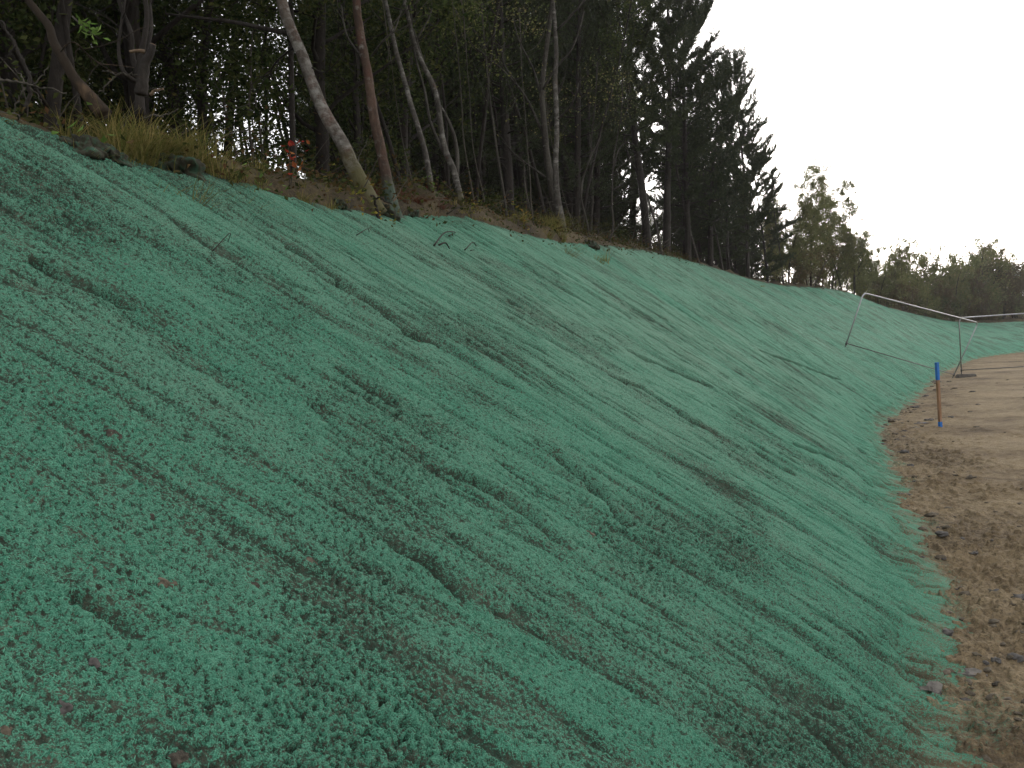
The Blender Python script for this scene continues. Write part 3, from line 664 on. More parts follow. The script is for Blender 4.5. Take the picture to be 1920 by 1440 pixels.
traced('birch_tree', [(868, 396), (858, 350), (850, 318), (838, 290), (829, 255), (822, 200), (812, 160), (795, 125), (778, 85), (765, 30), (758, -10)], [17, 15, 13, 11, 9], 0.7, BIRCH_P,
       'slim crooked birch with a forked twin stem right of the white ringed one', 'tree', 8.5, 14, 1.8, 5000, 0.055,
       limbs=[([(856, 335, 0), (857, 290, .1), (850, 250, .1), (835, 215, .2), (815, 180, .2), (795, 120, .3), (775, 55, .3)], 9), ([(843, 305, 0), (822, 265, .3), (806, 225, .5), (796, 170, .7), (775, 90, .9), (770, 10, 1)], 8)])
traced('birch_tree', [(1056, 440), (1050, 400), (1043, 350), (1042, 300), (1044, 250), (1043, 200), (1041, 150), (1043, 100), (1040, 40), (1035, -20)], [19, 15, 12, 11, 10, 8], 0.4, BIRCH_P,
       'upright pale birch with thin forking limbs beside a grass clump', 'tree', 8.0, 16, 1.7, 3500, 0.06,
       limbs=[([(1045, 225, 0), (1060, 210, -.1), (1075, 190, -.2), (1085, 155, -.3)], 4), ([(1043, 180, 0), (1052, 165, 0), (1060, 140, 0)], 3),
              ([(1018, 168, .3), (1040, 130, .2), (1070, 95, .1), (1088, 50, .1), (1095, 20, .1)], 5)])
traced('birch_tree', [(1050, 432), (1035, 350), (1025, 290), (1020, 230), (1016, 170), (1022, 110), (1030, 50), (1036, -10)], [20, 17, 13, 11, 8], 1.5, BARK_G,
       'grey forked tree standing close behind the upright pale birch', 'tree', 8.5, 15, 1.8, 4500, 0.06,
       limbs=[([(1022, 332, 0), (985, 305, .1), (958, 282, .2), (935, 250, .3)], 5), ([(1016, 245, 0), (990, 190, .1), (970, 160, .2), (930, 120, .3), (880, 80, .4), (866, 60, .5)], 6),
              ([(968, 155, .2), (945, 120, .3), (940, 90, .3), (920, 75, .3)], 4), ([(1017, 190, 0), (1000, 130, .1), (975, 80, .1), (960, 30, .1)], 5)])
GR = 'thin bare stems at the edge of the wood'
stems = [([(1105, 452), (1101, 420), (1090, 375), (1090, 345), (1098, 320), (1108, 290)], 6, .6, 'crooked twin-stemmed bare sapling right of the upright pale birch', [([(1090, 365, 0), (1093, 335, .1), (1102, 312, .1), (1115, 300, .1)], 4), ([(1100, 312, 0), (1112, 285, .1), (1125, 258, .2)], 3)]),
         ([(1240, 472), (1228, 415), (1210, 360), (1198, 328), (1185, 305), (1175, 280)], 6, .4, 'pale bare sapling leaning left across the dark pines', [([(1198, 328, 0), (1180, 300, .2), (1172, 270, .3)], 3)]),
         ([(1143, 450), (1150, 425), (1147, 385), (1148, 350), (1150, 300), (1158, 255)], 6, .8, 'bare bushy sapling with fine upswept twigs before the pines', [([(1150, 325, 0), (1165, 310, 0), (1192, 290, .1)], 3), ([(1150, 318, 0), (1160, 280, .1), (1180, 262, .2)], 3), ([(1148, 357, 0), (1165, 347, 0), (1180, 340, 0)], 3), ([(1149, 376, 0), (1165, 362, 0), (1180, 350, 0)], 2)]),
         ([(952, 424), (945, 365), (934, 300), (926, 240), (918, 180), (912, 120), (905, 40), (902, -10)], 7, 1.2, 'straight thin grey stem midway between the crooked and the upright birch', []),
         ([(893, 405), (884, 350), (875, 300), (868, 250), (866, 200), (860, 120), (850, 20)], 4, .9, 'hair-thin bare stem just right of the forked slim birch', []),
         ([(1003, 436), (996, 385), (994, 335), (990, 290), (985, 220), (978, 130)], 4, .7, 'thin bare sapling rising from the grass clump beside the upright birch', [([(994, 395, 0), (985, 350, .1), (982, 300, .2)], 3)]),
         ([(1405, 520), (1398, 420), (1390, 330), (1384, 270)], 5, .6, None, []),
         ([(1470, 540), (1462, 470), (1452, 400), (1447, 330)], 5, .8, None, []), ([(1310, 492), (1290, 420), (1275, 350), (1262, 280), (1258, 200)], 6, 1.0, 'wavy pale stem curving up between the pine trunks', [([(1275, 350, 0), (1268, 310, .1), (1255, 270, .2)], 4)]),
         ([(1090, 470), (1075, 425), (1062, 385), (1052, 350)], 4, .7, None, []), ([(1355, 505), (1345, 450), (1328, 380), (1318, 320)], 5, 1.0, None, []),
         ([(778, 372), (770, 330), (760, 290), (752, 250), (740, 170)], 4, 1.4, None, []), ([(915, 418), (905, 360), (893, 310), (885, 260), (880, 170)], 4, 1.6, None, [])]
for px, w, off, lab, lim in stems:
    traced('bare_sapling', px, [w, w * 0.85, w * 0.6, w * 0.45], off, BARK_G if w > 4 else TWIG, lab or 'thin bare dark stem among many at the foot of the wood', 'sapling', 3.2, 8, 0.8, 260, 0.045, leaf=LEAF_O, group=GR, limbs=lim, start=0.5, k=6)

# old brown leaning limb, sawn stump and the dead twigs at the far left
traced('leaning_trunk', [(160, 172), (140, 148), (118, 110), (100, 78), (92, 50), (72, 25), (52, 0), (38, -20)], [26, 22, 19, 17, 16], 0.5, BARK_B,
       'dark leaning trunk with peeled orange-brown bark at upper left corner', 'tree', 6.5, 12, 1.8, 4500, 0.06, limbs=[([(112, 100, 0), (125, 84, -.1), (140, 80, -.1), (162, 100, 0), (180, 128, .1)], 3.5)])
traced('forked_tree', [(262, 165), (262, 120), (268, 85), (275, 40), (272, -10)], [17, 14, 12, 11], 0.9, BARK_D,
       'dark many-stemmed tree behind the sawn stump at upper left', 'tree', 7.5, 16, 2.0, 5500, 0.06, limbs=[([(262, 150, 0), (248, 105, .1), (245, 60, .1), (225, 10, .2), (215, -40, .2)], 13), ([(258, 155, 0), (232, 135, -.1), (222, 95, 0), (228, 40, .1), (238, -20, .2)], 10), ([(266, 120, 0), (283, 60, .1), (282, 10, .2), (285, -40, .2)], 9)])
def branchy(name, px, w, off, mat, label, cat='branch', limbs=(), group=None, sink=0.0):
    y0 = ycrest(px[0][0]) + off; mb = MB()
    for pl, ww in [(px, w)] + list(limbs):
        P = np.array([at(p[0], p[1], y0 + (p[2] if len(p) > 2 else 0)) for p in pl]); q = np.linspace(0, len(P) - 1, len(P) * 4)
        P = hermite(q, np.arange(len(P)), P) if len(P) > 2 else np.linspace(P[0], P[1], 6)
        P = P + rng.normal(0, 0.004, P.shape); mb.tube(P, np.linspace(ww, ww * 0.45, len(P)) / 2 / F * y0, 6, 0.08)
    base = at(px[0][0], px[0][1], y0); return tag(mb.build(name, mat, None, True, base, base), label, cat, group)
root = empty('stump', at(272, 160, ycrest(272) + .45))
mb = MB(); b0 = np.array(root.location); P = np.array([at(u, v, ycrest(272) + .45) for u, v in [(264, 178), (268, 150), (272, 120), (282, 100), (287, 84)]]) - b0
mb.tube(hermite(np.linspace(0, 4, 20), np.arange(5), P), np.linspace(.042, .02, 20), 9, .1); st_ = mb.build('stem', BARK_D, root)
e = P[-1]; dv = P[-1] - P[-2]; dv /= np.linalg.norm(dv); mb = MB(); mb.tube(np.array([e - dv * .01, e + dv * .004]), [.0195, .0185], 9); mb.build('sawn_end', WOODCUT, st_)
mb = MB(); P2 = np.array([at(*p) for p in [(272, 97, ycrest(272) + .45), (258, 95, ycrest(272) + .43), (243, 97, ycrest(272) + .42)]]) - b0; mb.tube(hermite(np.linspace(0, 2, 9), np.arange(3), P2), np.linspace(.013, .009, 9), 8, .15); mb.build('broken_stub', WOODCUT, root)
tag(root, 'sawn-off stump with a pale broken side stub among roots', 'stump')
branchy('dead_branch', [(0, 150), (30, 153), (55, 160), (95, 167), (125, 176)], 6, .15, TWIG, 'long dead branch lying level over the bank at far left', limbs=[([(48, 158), (38, 142), (24, 128)], 3), ([(62, 160), (78, 143), (95, 122)], 3), ([(46, 163), (34, 190), (22, 215)], 3.5), ([(58, 165), (72, 182), (82, 196)], 2.5)])
branchy('dead_branch', [(4, 40), (12, 60), (22, 72), (35, 98), (52, 138), (55, 170), (48, 205)][::-1], 8, .25, BARK_D, 'dark crooked stem rising past the level dead branch', limbs=[([(28, 85), (14, 105), (0, 118)], 4)], group=None)
branchy('dead_branch', [(188, 170), (205, 155), (222, 139), (240, 138), (255, 139)], 3.5, .2, TWIG, 'thin dead twig curving over brambles left of the sawn stump', limbs=[([(222, 139), (205, 134), (192, 132)], 2.5)])
branchy('dead_branch', [(270, 222), (290, 216), (310, 216), (325, 209), (332, 205)], 4, .1, TWIG, 'pale bowed twig lying just right of the tall straw grass')
branchy('dead_branch', [(283, 175), (295, 168), (306, 166)], 7, .3, WOODCUT, 'snapped pale branch end below the sawn stump')
branchy('dead_branch', [(738, 378), (745, 368), (752, 354)], 3.5, -.05, WOODCUT, 'short pale broken stick leaning by the green-footed birch')
branchy('dead_branch', [(712, 412), (708, 400), (704, 385), (702, 370), (695, 366)], 7, -.05, BARK_D, 'black upright snag standing on the crest by the green-footed birch', limbs=[([(704, 375), (713, 370), (722, 378), (735, 383)], 4)])
branchy('dead_branch', [(838, 402), (860, 389), (882, 385)], 3, .1, TWIG, 'thin stick leaning at the foot of the forked slim birch')
def slope_stick(px, w, label, limbs=()):
    mb = MB(); base, n_, u_ = on_slope(*px[0])
    for pl, ww in [(px, w)] + list(limbs):
        P = np.array([on_slope(u, v, 0.012 + (0.05 if 0 < i < len(pl) - 1 else 0))[0] for i, (u, v) in enumerate(pl)]); y = np.linalg.norm(base)
        q = np.linspace(0, len(P) - 1, len(P) * 4); P = hermite(q, np.arange(len(P)), P) if len(P) > 2 else np.linspace(P[0], P[1], 5)
        mb.tube(P, np.linspace(ww, ww * 0.5, len(P)) / 2 / F * y, 6, 0.1)
    tag(mb.build('fallen_stick', BARK_D, None, True, tuple(base), base), label, 'stick', 'sticks lying on the green slope')
slope_stick([(813, 461), (823, 452), (832, 445), (845, 442), (853, 440)], 3.2, 'black bent stick standing out on the upper green slope', [([(840, 443), (853, 436)], 2)])
slope_stick([(822, 464), (832, 465), (842, 467)], 4, 'short thick black stick lying just below the bent one')
slope_stick([(870, 470), (882, 465), (893, 462)], 2.2, 'thin forked twig lying right of the bent black stick', [([(882, 468), (890, 470)], 1.8)])
slope_stick([(400, 470), (418, 462), (430, 458)], 2, 'thin dark twig on the upper slope near left hollows')
slope_stick([(668, 444), (682, 440), (693, 437)], 2, 'thin twig flat on the slope below the black snag')

# ------------------------------------------------------------------ the wood behind: kinds, then copies
BG = 'trees crowded in the dark wood'
LB = 'dark leafy tree crowded in the wood behind the birches'
LC = 'dark conifer crowded in the wood behind the thin bare stems'
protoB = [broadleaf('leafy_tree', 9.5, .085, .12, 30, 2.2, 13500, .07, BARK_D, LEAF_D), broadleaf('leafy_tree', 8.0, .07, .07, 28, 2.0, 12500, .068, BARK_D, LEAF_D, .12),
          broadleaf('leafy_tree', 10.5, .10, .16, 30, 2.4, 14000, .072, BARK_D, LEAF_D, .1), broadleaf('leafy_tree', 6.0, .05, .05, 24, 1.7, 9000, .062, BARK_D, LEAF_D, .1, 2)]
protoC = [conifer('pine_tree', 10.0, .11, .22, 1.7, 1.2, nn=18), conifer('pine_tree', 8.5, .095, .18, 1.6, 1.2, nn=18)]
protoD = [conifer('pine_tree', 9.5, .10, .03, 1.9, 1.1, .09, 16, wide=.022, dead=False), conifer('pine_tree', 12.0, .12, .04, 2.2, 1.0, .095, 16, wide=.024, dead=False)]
used = set()
def put(protos, k, p, s, label, cat, group):
    r = protos[k]
    if id(r) in used: r = dup(r, p, (0, 0, rng.uniform(0, 6.28)), s)
    else:
        used.add(id(r)); r.location = p; r.rotation_euler = (0, 0, rng.uniform(0, 6.28)); r.scale = (s, s, s)
    tag(r, label, cat, group); return r
def uv_of(p): return proj(np.array(p))
placed = []
def free(p, md):
    for q in placed:
        if (q[0] - p[0]) ** 2 + (q[1] - p[1]) ** 2 < md * md: return False
    placed.append(p); return True
def scatter(n, trange, wrange, urange, protos, label, srange, md, cat='tree', gaps=()):
    c = 0; tries = 0
    while c < n and tries < n * 60:
        tries += 1
        t = rng.uniform(*trange); w = wrange[0] + (wrange[1] - wrange[0]) * rng.random() ** 0.8; p = floor_pt(t, w)
        if p[1] < 0.5: continue
        u = uv_of(p)[0]
        if not (urange[0] < u < urange[1]): continue
        if any(a < u < b and w > wm for a, b, wm in gaps): continue
        if not free(p, md): continue
        put(protos, int(rng.integers(len(protos))), p, rng.uniform(*srange), label, cat, BG); c += 1
    print(cat, 'placed', c)
scatter(40, (-4, 14), (2.6, 9), (-500, 900), protoB, LB, (0.85, 1.2), 1.2, gaps=((430, 580, 2.6), (300, 400, 6.0)))
scatter(18, (-4, 18), (9, 20), (-500, 1000), protoB, LB, (0.9, 1.3), 1.5, gaps=((440, 590, 3.0), (330, 380, 3.0)))
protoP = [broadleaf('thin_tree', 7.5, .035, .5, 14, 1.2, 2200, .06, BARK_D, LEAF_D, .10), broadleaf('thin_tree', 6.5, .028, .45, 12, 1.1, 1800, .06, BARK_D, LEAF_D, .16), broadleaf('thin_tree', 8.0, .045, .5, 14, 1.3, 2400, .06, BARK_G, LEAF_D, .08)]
scatter(44, (-3, 22), (1.2, 10), (-100, 1250), protoP, 'thin dark pole-like tree among the trunks inside the wood', (0.8, 1.2), .55)
LP = LB.replace('behind the birches', 'low among the pine trunks')
scatter(22, (2, 24), (1.8, 7), (760, 1290), protoC, LC, (0.8, 1.1), 1.0)
scatter(60, (0, 34), (4, 22), (640, 1285), protoD, LC, (0.85, 1.15), 1.1)
scatter(20, (3, 22), (4, 16), (1060, 1225), protoD, LC, (1.0, 1.3), .5)
scatter(34, (3, 30), (4, 18), (1040, 1260), protoD, LC, (0.4, 0.62), .5)
scatter(12, (10, 36), (1.5, 8), (1285, 1350), protoC, LC, (0.6, 0.72), .8)
scatter(22, (10, 44), (3.0, 18), (1270, 1350), protoD, LC, (0.5, 0.62), .8)
scatter(24, (14, 50), (2.0, 18), (1350, 1455), protoD, LC, (0.30, 0.40), .7)
scatter(24, (14, 50), (2.5, 18), (1130, 1470), protoB[3:], LP, (0.5, 0.8), .7)
# the pines that stand against the sky
def sky_pine(u, v, off, vtop, label, blen, start=.22, r=.07, dens=1.2):
    y0 = ycrest(u) + off; b = at(u, v, y0); h = at(u, vtop, y0)[2] - b[2]
    o_ = conifer('pine_tree', h, r, start, blen, dens, 0.10, 26, wide=0.020); o_.location = b; tag(o_, label, 'tree')
sky_pine(1402, 512, 1.2, 95, 'lone pine with open candle-tipped crown standing out against the white sky', 1.6, .16, dens=1.3)
sky_pine(1332, 497, 1.8, 125, 'bushy pine with bristling top, left of the lone candle-tipped pine', 1.5, .2, .085, 1.4)
sky_pine(1290, 486, 2.2, 0, 'bushy pine whose open crown edge meets the sky near the top of the photo', 2.0, .25, .09, 1.4)
sky_pine(1250, 476, 2.6, -110, 'tall pine with crown running out at the top of the photo beside the sky', 2.1, .3, .10, 1.3)
sky_pine(1215, 470, 1.4, -120, 'tall dark pine with straight trunk left of the open-crowned pine', 1.8, .35, .10)
sky_pine(1366, 505, 2.4, 240, 'short bushy pine filling the gap just left of the lone pine', 1.3, .12, .06, 1.4)
sky_pine(1440, 528, 1.6, 260, 'small dark pine low at the right foot of the lone pine', 1.3, .10, .05, 1.3)
# airy trees past the pines, then the far scrub
A1 = [broadleaf('young_tree', 5.5, .05, .22, 46, 1.35, 24000, .058, BARK_D, LEAF_O, .06, 1, .13, .35), broadleaf('young_tree', 5.0, .045, .2, 44, 1.25, 23000, .058, BARK_D, LEAF_O, .1, 1, .13, .35)]
names_a = [(1478, 540, 352, 'airy olive tree rising right beside the lone pine'), (1522, 546, 345, 'tallest airy olive tree in the row beyond the pines'), (1560, 550, 372, 'airy olive tree with round top, second beyond the tallest'),
           (1600, 556, 368, 'airy olive tree at the right end of the tall row above the tilted fence panel'), (1500, 542, 400, None), (1545, 548, 410, None), (1580, 552, 400, None), (1455, 535, 390, None), (1620, 560, 440, None), (1640, 562, 452, None), (1465, 538, 420, None), (1490, 541, 440, None), (1515, 545, 450, None), (1535, 547, 455, None), (1565, 551, 450, None), (1590, 554, 455, None), (1660, 566, 470, None), (1610, 557, 475, None)]
for k, (u, v, vt, lab) in enumerate(names_a):
    y0 = ycrest(u) + 2.5 + (k % 3); b = at(u, v, y0); b[2] = floor_z(b[0], b[1]); h = at(u, vt, y0)[2] - b[2]
    put(A1, k % 2, b, h / (4.95 if k % 2 == 0 else 4.4), lab or 'slender olive-leaved tree filling the row beyond the pines', 'tree', 'airy trees beyond the pines')
S1 = [broadleaf('scrub_tree', 4.0, .05, .10, 36, 1.5, 12000, .08, BARK_D, LEAF_O, .1, 3, .14, .5), broadleaf('scrub_tree', 3.6, .045, .08, 36, 1.5, 12000, .08, BARK_D, LEAF_O, .1, 3, .14, .5), broadleaf('scrub_tree', 3.4, .045, .1, 34, 1.4, 11000, .08, BARK_D, LEAF_R, .1, 3, .14)]
far = [(1660, 470, 4, 0), (1690, 450, 5, 0), (1712, 445, 7, 1), (1740, 500, 4, 1), (1770, 480, 5, 1), (1795, 470, 4, 1), (1815, 450, 6, 0), (1840, 442, 4, 1), (1862, 462, 4, 2), (1880, 470, 5, 2), (1905, 485, 5, 0), (1930, 480, 6, 0), (1645, 500, 2, 1), (1670, 520, 2, 2), (1725, 520, 2, 0), (1760, 525, 2, 2), (1830, 510, 2, 2), (1875, 500, 2.5, 2), (1960, 470, 6, 1), (2000, 460, 6, 0), (1850, 545, 1.5, 0), (1800, 540, 1.5, 0), (1785, 500, 3, 1), (1855, 470, 8, 0), (1900, 500, 3, 2)]
for u, vt, off, kd in far:
    y0 = ycrest(u) + off; q = at(u, 590, y0); z = floor_z(q[0], q[1]); h = at(u, vt, y0)[2] - z
    lab = ['olive scrub tree in the thicket above the far end of the slope', 'bushy green scrub tree in the thicket above the far end of the slope', 'russet scrub tree in the thicket above the far end of the slope'][kd]
    put(S1, kd, (q[0], q[1], z), h / (3.9, 3.5, 3.3)[kd], lab, 'tree', 'scrub trees at the far end')
for k in range(26):                                  # farther line of trees
    u = 1480 + k * 22 + rng.uniform(-8, 8); y0 = 104 + rng.uniform(0, 25); q = at(u, 560, y0); z = floor_z(q[0], q[1]); vt = 500 + rng.uniform(-14, 12) - (30 if 1500 < u < 1640 else 0)
    h = max(2.5, at(u, vt, y0)[2] - z); put(S1, int(rng.integers(2)), (q[0], q[1], z), h / 3.6, 'distant tree in the low belt on the skyline', 'tree', 'distant trees on the skyline')
# low bushes on the far crest and bushes along the wood foot
B1 = [broadleaf('bush', 1.6, .02, .05, 16, .8, 2600, .07, TWIG, LEAF_O, .1, 4, .14), broadleaf('bush', 1.4, .02, .05, 16, .8, 2600, .07, TWIG, LEAF_R, .1, 4, .14), broadleaf('bush', 1.2, .015, .05, 14, .6, 1500, .06, TWIG, LEAF_D, .1, 4, .12)]
for k in range(34):
    u = rng.uniform(1440, 1990); off = rng.uniform(.6, 2.4); y0 = ycrest(u) + off; q = at(u, 580, y0); z = floor_z(q[0], q[1])
    kk = int(rng.integers(3)); put(B1, kk, (q[0], q[1], z), rng.uniform(.8, 1.35), ['olive bush low on the far crest', 'russet bush low on the far crest', 'dark bush low on the far crest'][kk], 'bush', 'bushes along the far crest')
for k in range(26):
    t = rng.uniform(-2, 26); w = rng.uniform(2.2, 6.0); p = floor_pt(t, w)
    put(B1, 2, p, rng.uniform(.7, 1.4), 'dark bush low in the shade under the wood', 'bush', 'bushes in the wood')

# palisade fence glimpsed through the far scrub
def far_fence(u0, u1, y, vt, label):
    P0_, P1_ = at(u0, vt, y), at(u1, vt, y + 2); z = P0_[2]; root = empty('palisade_fence', (P0_[0], P0_[1], z - 2.4)); mb = MB(); rl = MB(); n = int(np.linalg.norm(P1_ - P0_) / .17)
    for k in range(n):
        c = (P0_ + (P1_ - P0_) * k / n) - np.array(root.location); c[2] = 1.2; mb.box(c, (.075, .03, 2.4)); 
    e = P1_ - P0_; e[2] = 0; L = np.linalg.norm(e); ang = math.atan2(e[1], e[0]); M = [[math.cos(ang), -math.sin(ang), 0], [math.sin(ang), math.cos(ang), 0], [0, 0, 1]]
    for zz in (.5, 1.9): rl.box(e / 2 + [0, .06, zz], (L, .05, .08), M)
    mb.build('pales', PALFEN, root, False); rl.build('rails', PALFEN, root, False); tag(root, label, 'fence')
far_fence(1880, 1990, 92, 512, 'pale palisade fence glimpsed behind the scrub at the right edge')
far_fence(1686, 1752, 96, 518, 'short stretch of pale fence glimpsed behind scrub, left of the russet trees')

# ------------------------------------------------------------------ grass, brambles, seedlings and turf on the brow
def grass_patch(name, pts, n, hh, wd, mat, label, spread=.16, leanx=.5, kind=None, cat='grass', dirb=(0.5, -0.6), group=None):
    pts = np.asarray(pts); nt2 = max(6, n // 55)                          # tussocks, blades fanning out of each
    tc = pts[rng.integers(0, len(pts), nt2)] + np.concatenate([rng.normal(0, spread * 1.2, (nt2, 2)), np.zeros((nt2, 1))], 1)
    tc[:, 2] = [floor_z(x, y) - .03 for x, y in tc[:, :2]]; th = rng.lognormal(-.25, .22, nt2); tl = rng.normal(0, .35, (nt2, 2))
    k = rng.integers(0, nt2, n); off = rng.normal(0, .035, (n, 2)); P = tc[k] + np.concatenate([off, np.zeros((n, 1))], 1)
    lean = rng.normal(0, leanx * .55, (n, 2)) + off * 9 + tl[k] + np.array(dirb) * .55
    mb = MB(); base = P.mean(0); mb.blades(P, rng.uniform(.35, 1.15, n) * th[k] * hh, wd * rng.uniform(.6, 1.3, n), lean)
    o_ = mb.build(name, mat, None, False, tuple(base), base)
    return tag(o_, label, cat if kind is None else None, group, kind)
def crest_pts(us, off):
    out = []
    for u in us:
        v = np.interp(u, CU, [c[1] for c in CR]); q = at(u, v, ycrest(u) + off); q[2] = floor_z(q[0], q[1]); out.append(q)
    return np.array(out)
grass_patch('grass_tuft', crest_pts(np.linspace(215, 375, 14), .18), 2600, .34, .006, GRASS_Y, 'tall straw-yellow grass tuft overhanging the slope at left', .13)
grass_patch('grass_tuft', crest_pts(np.linspace(85, 225, 10), .14), 500, .15, .005, GRASS_Y, 'lower olive grass tuft at the crest left of the tall straw tuft', .12)
grass_patch('grass_tuft', crest_pts(np.linspace(560, 655, 8), .12), 600, .2, .005, GRASS_Y, 'yellowish grass tuft at the foot of the leaning mottled birch', .13)
grass_patch('grass_tuft', crest_pts(np.linspace(945, 1030, 8), .15), 900, .30, .007, GRASS_Y, 'green-yellow grass clump left of the upright pale birch', .2)
grass_patch('grass_tuft', crest_pts(np.linspace(1045, 1068, 4), .2), 700, .40, .007, GRASS_Y, 'brown grass around the foot of the upright pale birch', .2)
grass_patch('grass_tuft', crest_pts(np.linspace(400, 540, 10), .12), 900, .16, .005, GRASS_Y, 'short brown grass on the brow below the red-leaved sapling', .12)
grass_patch('dead_bracken', crest_pts(np.linspace(745, 850, 8), .35), 1000, .18, .006, BRACK, 'mound of dead reddish bracken under the white ringed birch', .22, .9, cat='bracken', dirb=(1.2, -.3))
ug = np.vstack([crest_pts(np.linspace(-60, 1480, 240), o_) for o_ in (.08, .4)])
grass_patch('undergrowth', ug, 3000, .09, .006, GRASS_Y, None, .18, .6, kind='stuff')
# brambles and litter leaves under the trees: one uncountable mass
n = 34000; t_ = rng.uniform(-4.5, 26, n * 2); w_ = rng.random(n * 2) ** 1.7 * 4.5 - .06; ii = np.clip(np.searchsorted(ft, t_), 0, len(ft) - 1); jj = np.clip(np.searchsorted(fw, w_), 0, nfw - 1)
C = Vf[ii, jj] + np.concatenate([rng.normal(0, .12, (n * 2, 2)), np.zeros((n * 2, 1))], 1)
bm = noise(t_ / .8, w_ / .8, 61); C[:, 2] += np.abs(rng.normal(0, 1, n * 2)) * np.clip(.25 + w_, .2, 1) * (.06 + .45 * np.clip(bm + .15, 0, 1)); C = C[(bm > -.35)][:n]
mb = MB(); mb.leaves(C, .05, .6); o_ = mb.build('brambles', m_leaf('bramble_leaf', [(0.03, 0.04, 0.015), (0.06, 0.07, 0.022), (0.08, 0.055, 0.025), (0.09, 0.045, 0.025)], .25), None, False); tag(o_, kind='stuff')
for q_ in range(9):
    u_ = (250, 420, 470, 600, 760, 880, 925, 1120, 1200)[q_]
    grass_patch('grass_tuft', crest_pts(np.linspace(u_ - 28, u_ + 28, 5), .06), 130, .11, .006, GRASS_Y, 'short tufts of brownish grass along the brow of the slope', .07, .7, group='short grass tufts along the brow')
def seedling(u, off, h, n, ls, mat, label, spread=.12, v=None, name='seedling'):
    q = crest_pts([u], off)[0]; root = empty(name, tuple(q)); sm, lm = MB(), MB(); A = []
    for _ in range(max(2, n // 9)):
        p = wander((0, 0, -.03), (rng.normal(0, .35), rng.normal(0, .35), 1), h * rng.uniform(.7, 1.1), 5, .15); sm.tube(p, np.linspace(.004, .0015, 6), 4); A.append(along(p, rng.uniform(.45, 1, 8)))
    A = np.vstack(A); lm.leaves(A[rng.integers(0, len(A), n)] + rng.normal(0, spread * .45, (n, 3)), ls, .62, up=.8); sm.build('stem', TWIG, root); lm.build('leaves', mat, root, False); tag(root, label, 'plant'); return root
seedling(125, .08, .14, 14, .075, LEAF_L, 'bright green broad-leaved seedling on the crest at far left')
seedling(148, .12, .18, 12, .07, LEAF_L, 'bright green seedling just right of the far left seedling')
seedling(155, -.02, .08, 8, .06, LEAF_L, 'small light green seedling low on the brow edge')
seedling(545, .3, .52, 22, .055, LEAF_RED, 'sapling with red and orange autumn leaves left of the mottled birch', .1)
seedling(475, .12, .12, 26, .05, LEAF_L, 'low light green plants on the brow below the hanging branch')
seedling(510, .1, .10, 20, .05, LEAF_L, 'small light green plant right of the low brow plants')
seedling(655, .05, .18, 46, .05, LEAF_Y, 'yellow-green bush at the foot of the leaning mottled birch', .22)
seedling(706, .0, .30, 40, .05, LEAF_Y, 'upright sapling with yellow-green and orange leaves over the black snag', .14)
seedling(812, .5, .12, 22, .05, LEAF_L, 'pale green leaves tucked round the white ringed birch')
seedling(885, .15, .18, 26, .05, LEAF_Y, 'yellowish sapling right of the forked slim birch')
seedling(970, .3, .32, 40, .055, LEAF_Y, 'yellow-leaved sapling above the green-yellow grass clump', .2)
for u, v, y in ((160, 55, .4), (190, 70, .4)):
    pass
# leafy spray of rowan hanging in front of the dark at upper left
y0 = ycrest(165) + .35; root = empty('leafy_sprig', at(150, 45, y0)); mb, lm = MB(), MB(); P = np.array([at(u, v, y0) for u, v in [(135, 30), (150, 45), (168, 60), (185, 72)]]) - np.array(root.location)
mb.tube(P, np.linspace(.005, .002, 4), 4); lm.leaves(along(P, rng.uniform(.2, 1, 26)) + rng.normal(0, .025, (26, 3)), .055, .5); mb.build('stem', TWIG, root); lm.build('leaves', LEAF_L, root, False); tag(root, 'light green leafy sprig hanging before the dark wood at upper left', 'plant')

tw = MB()                                               # dead stalks and bramble arcs under the trees
for _ in range(520):
    t = rng.uniform(-4, 26); w = rng.uniform(.15, 4.0); p = floor_pt(t, w); az = rng.uniform(0, 6.28); tw.tube(wander(p - [0, 0, .03], (math.cos(az) * .8, math.sin(az) * .8, rng.uniform(.1, 1.4)), rng.uniform(.25, 1.1), 6, .16, -.06), np.linspace(.0045, .0015, 7) * (1 + t * .04 * (t > 0)), 4)
tag(tw.build('undergrowth', TWIG), kind='stuff')
# turf lumps overhanging the brow, stones, slabs and clods
def blob(name, r, mat, squash=(1, 1, .7), seed=0, rough=.25, flat=False, sub=3):
    import bmesh
    b = bmesh.new(); bmesh.ops.create_icosphere(b, subdivisions=sub, radius=1.0); V_ = np.array([v.co[:] for v in b.verts]); Fc = np.array([[v.index for v in f.verts] for f in b.faces]); b.free()
    k = 1 + rough * (noise(V_[:, 0] * 1.3 + seed, V_[:, 1] * 1.3 + V_[:, 2] * 1.1, seed) * 1.6 + .5 * noise(V_[:, 0] * 3.2 + V_[:, 2] * 2.2, V_[:, 1] * 3.2 - V_[:, 2] * 1.7 + seed, seed + 3))
    V_ = V_ * k[:, None] * np.array(squash) * r
    if flat: V_[:, 2] = np.clip(V_[:, 2], -r * squash[2] * .55, r * squash[2] * .5 + V_[:, 0] * .05)
    return mesh(name, V_, Fc, mat, not flat)
def slab(name, outline, th, mat):
    o_ = np.array(outline, float); n = len(o_); V_ = np.vstack([np.c_[o_, np.full(n, th) + rng.normal(0, th * .12, n)], np.c_[o_ * .96 + rng.normal(0, .008, o_.shape), np.zeros(n) - .01]]); c = len(V_)
    V_ = np.vstack([V_, [[*o_.mean(0), th * 1.08]]]); j = np.arange(n); j2 = (j + 1) % n
    return mesh(name, V_, [np.stack([j, j2, np.full(n, c)], -1), np.stack([j, j + n, j2 + n, j2], -1)], mat, False)
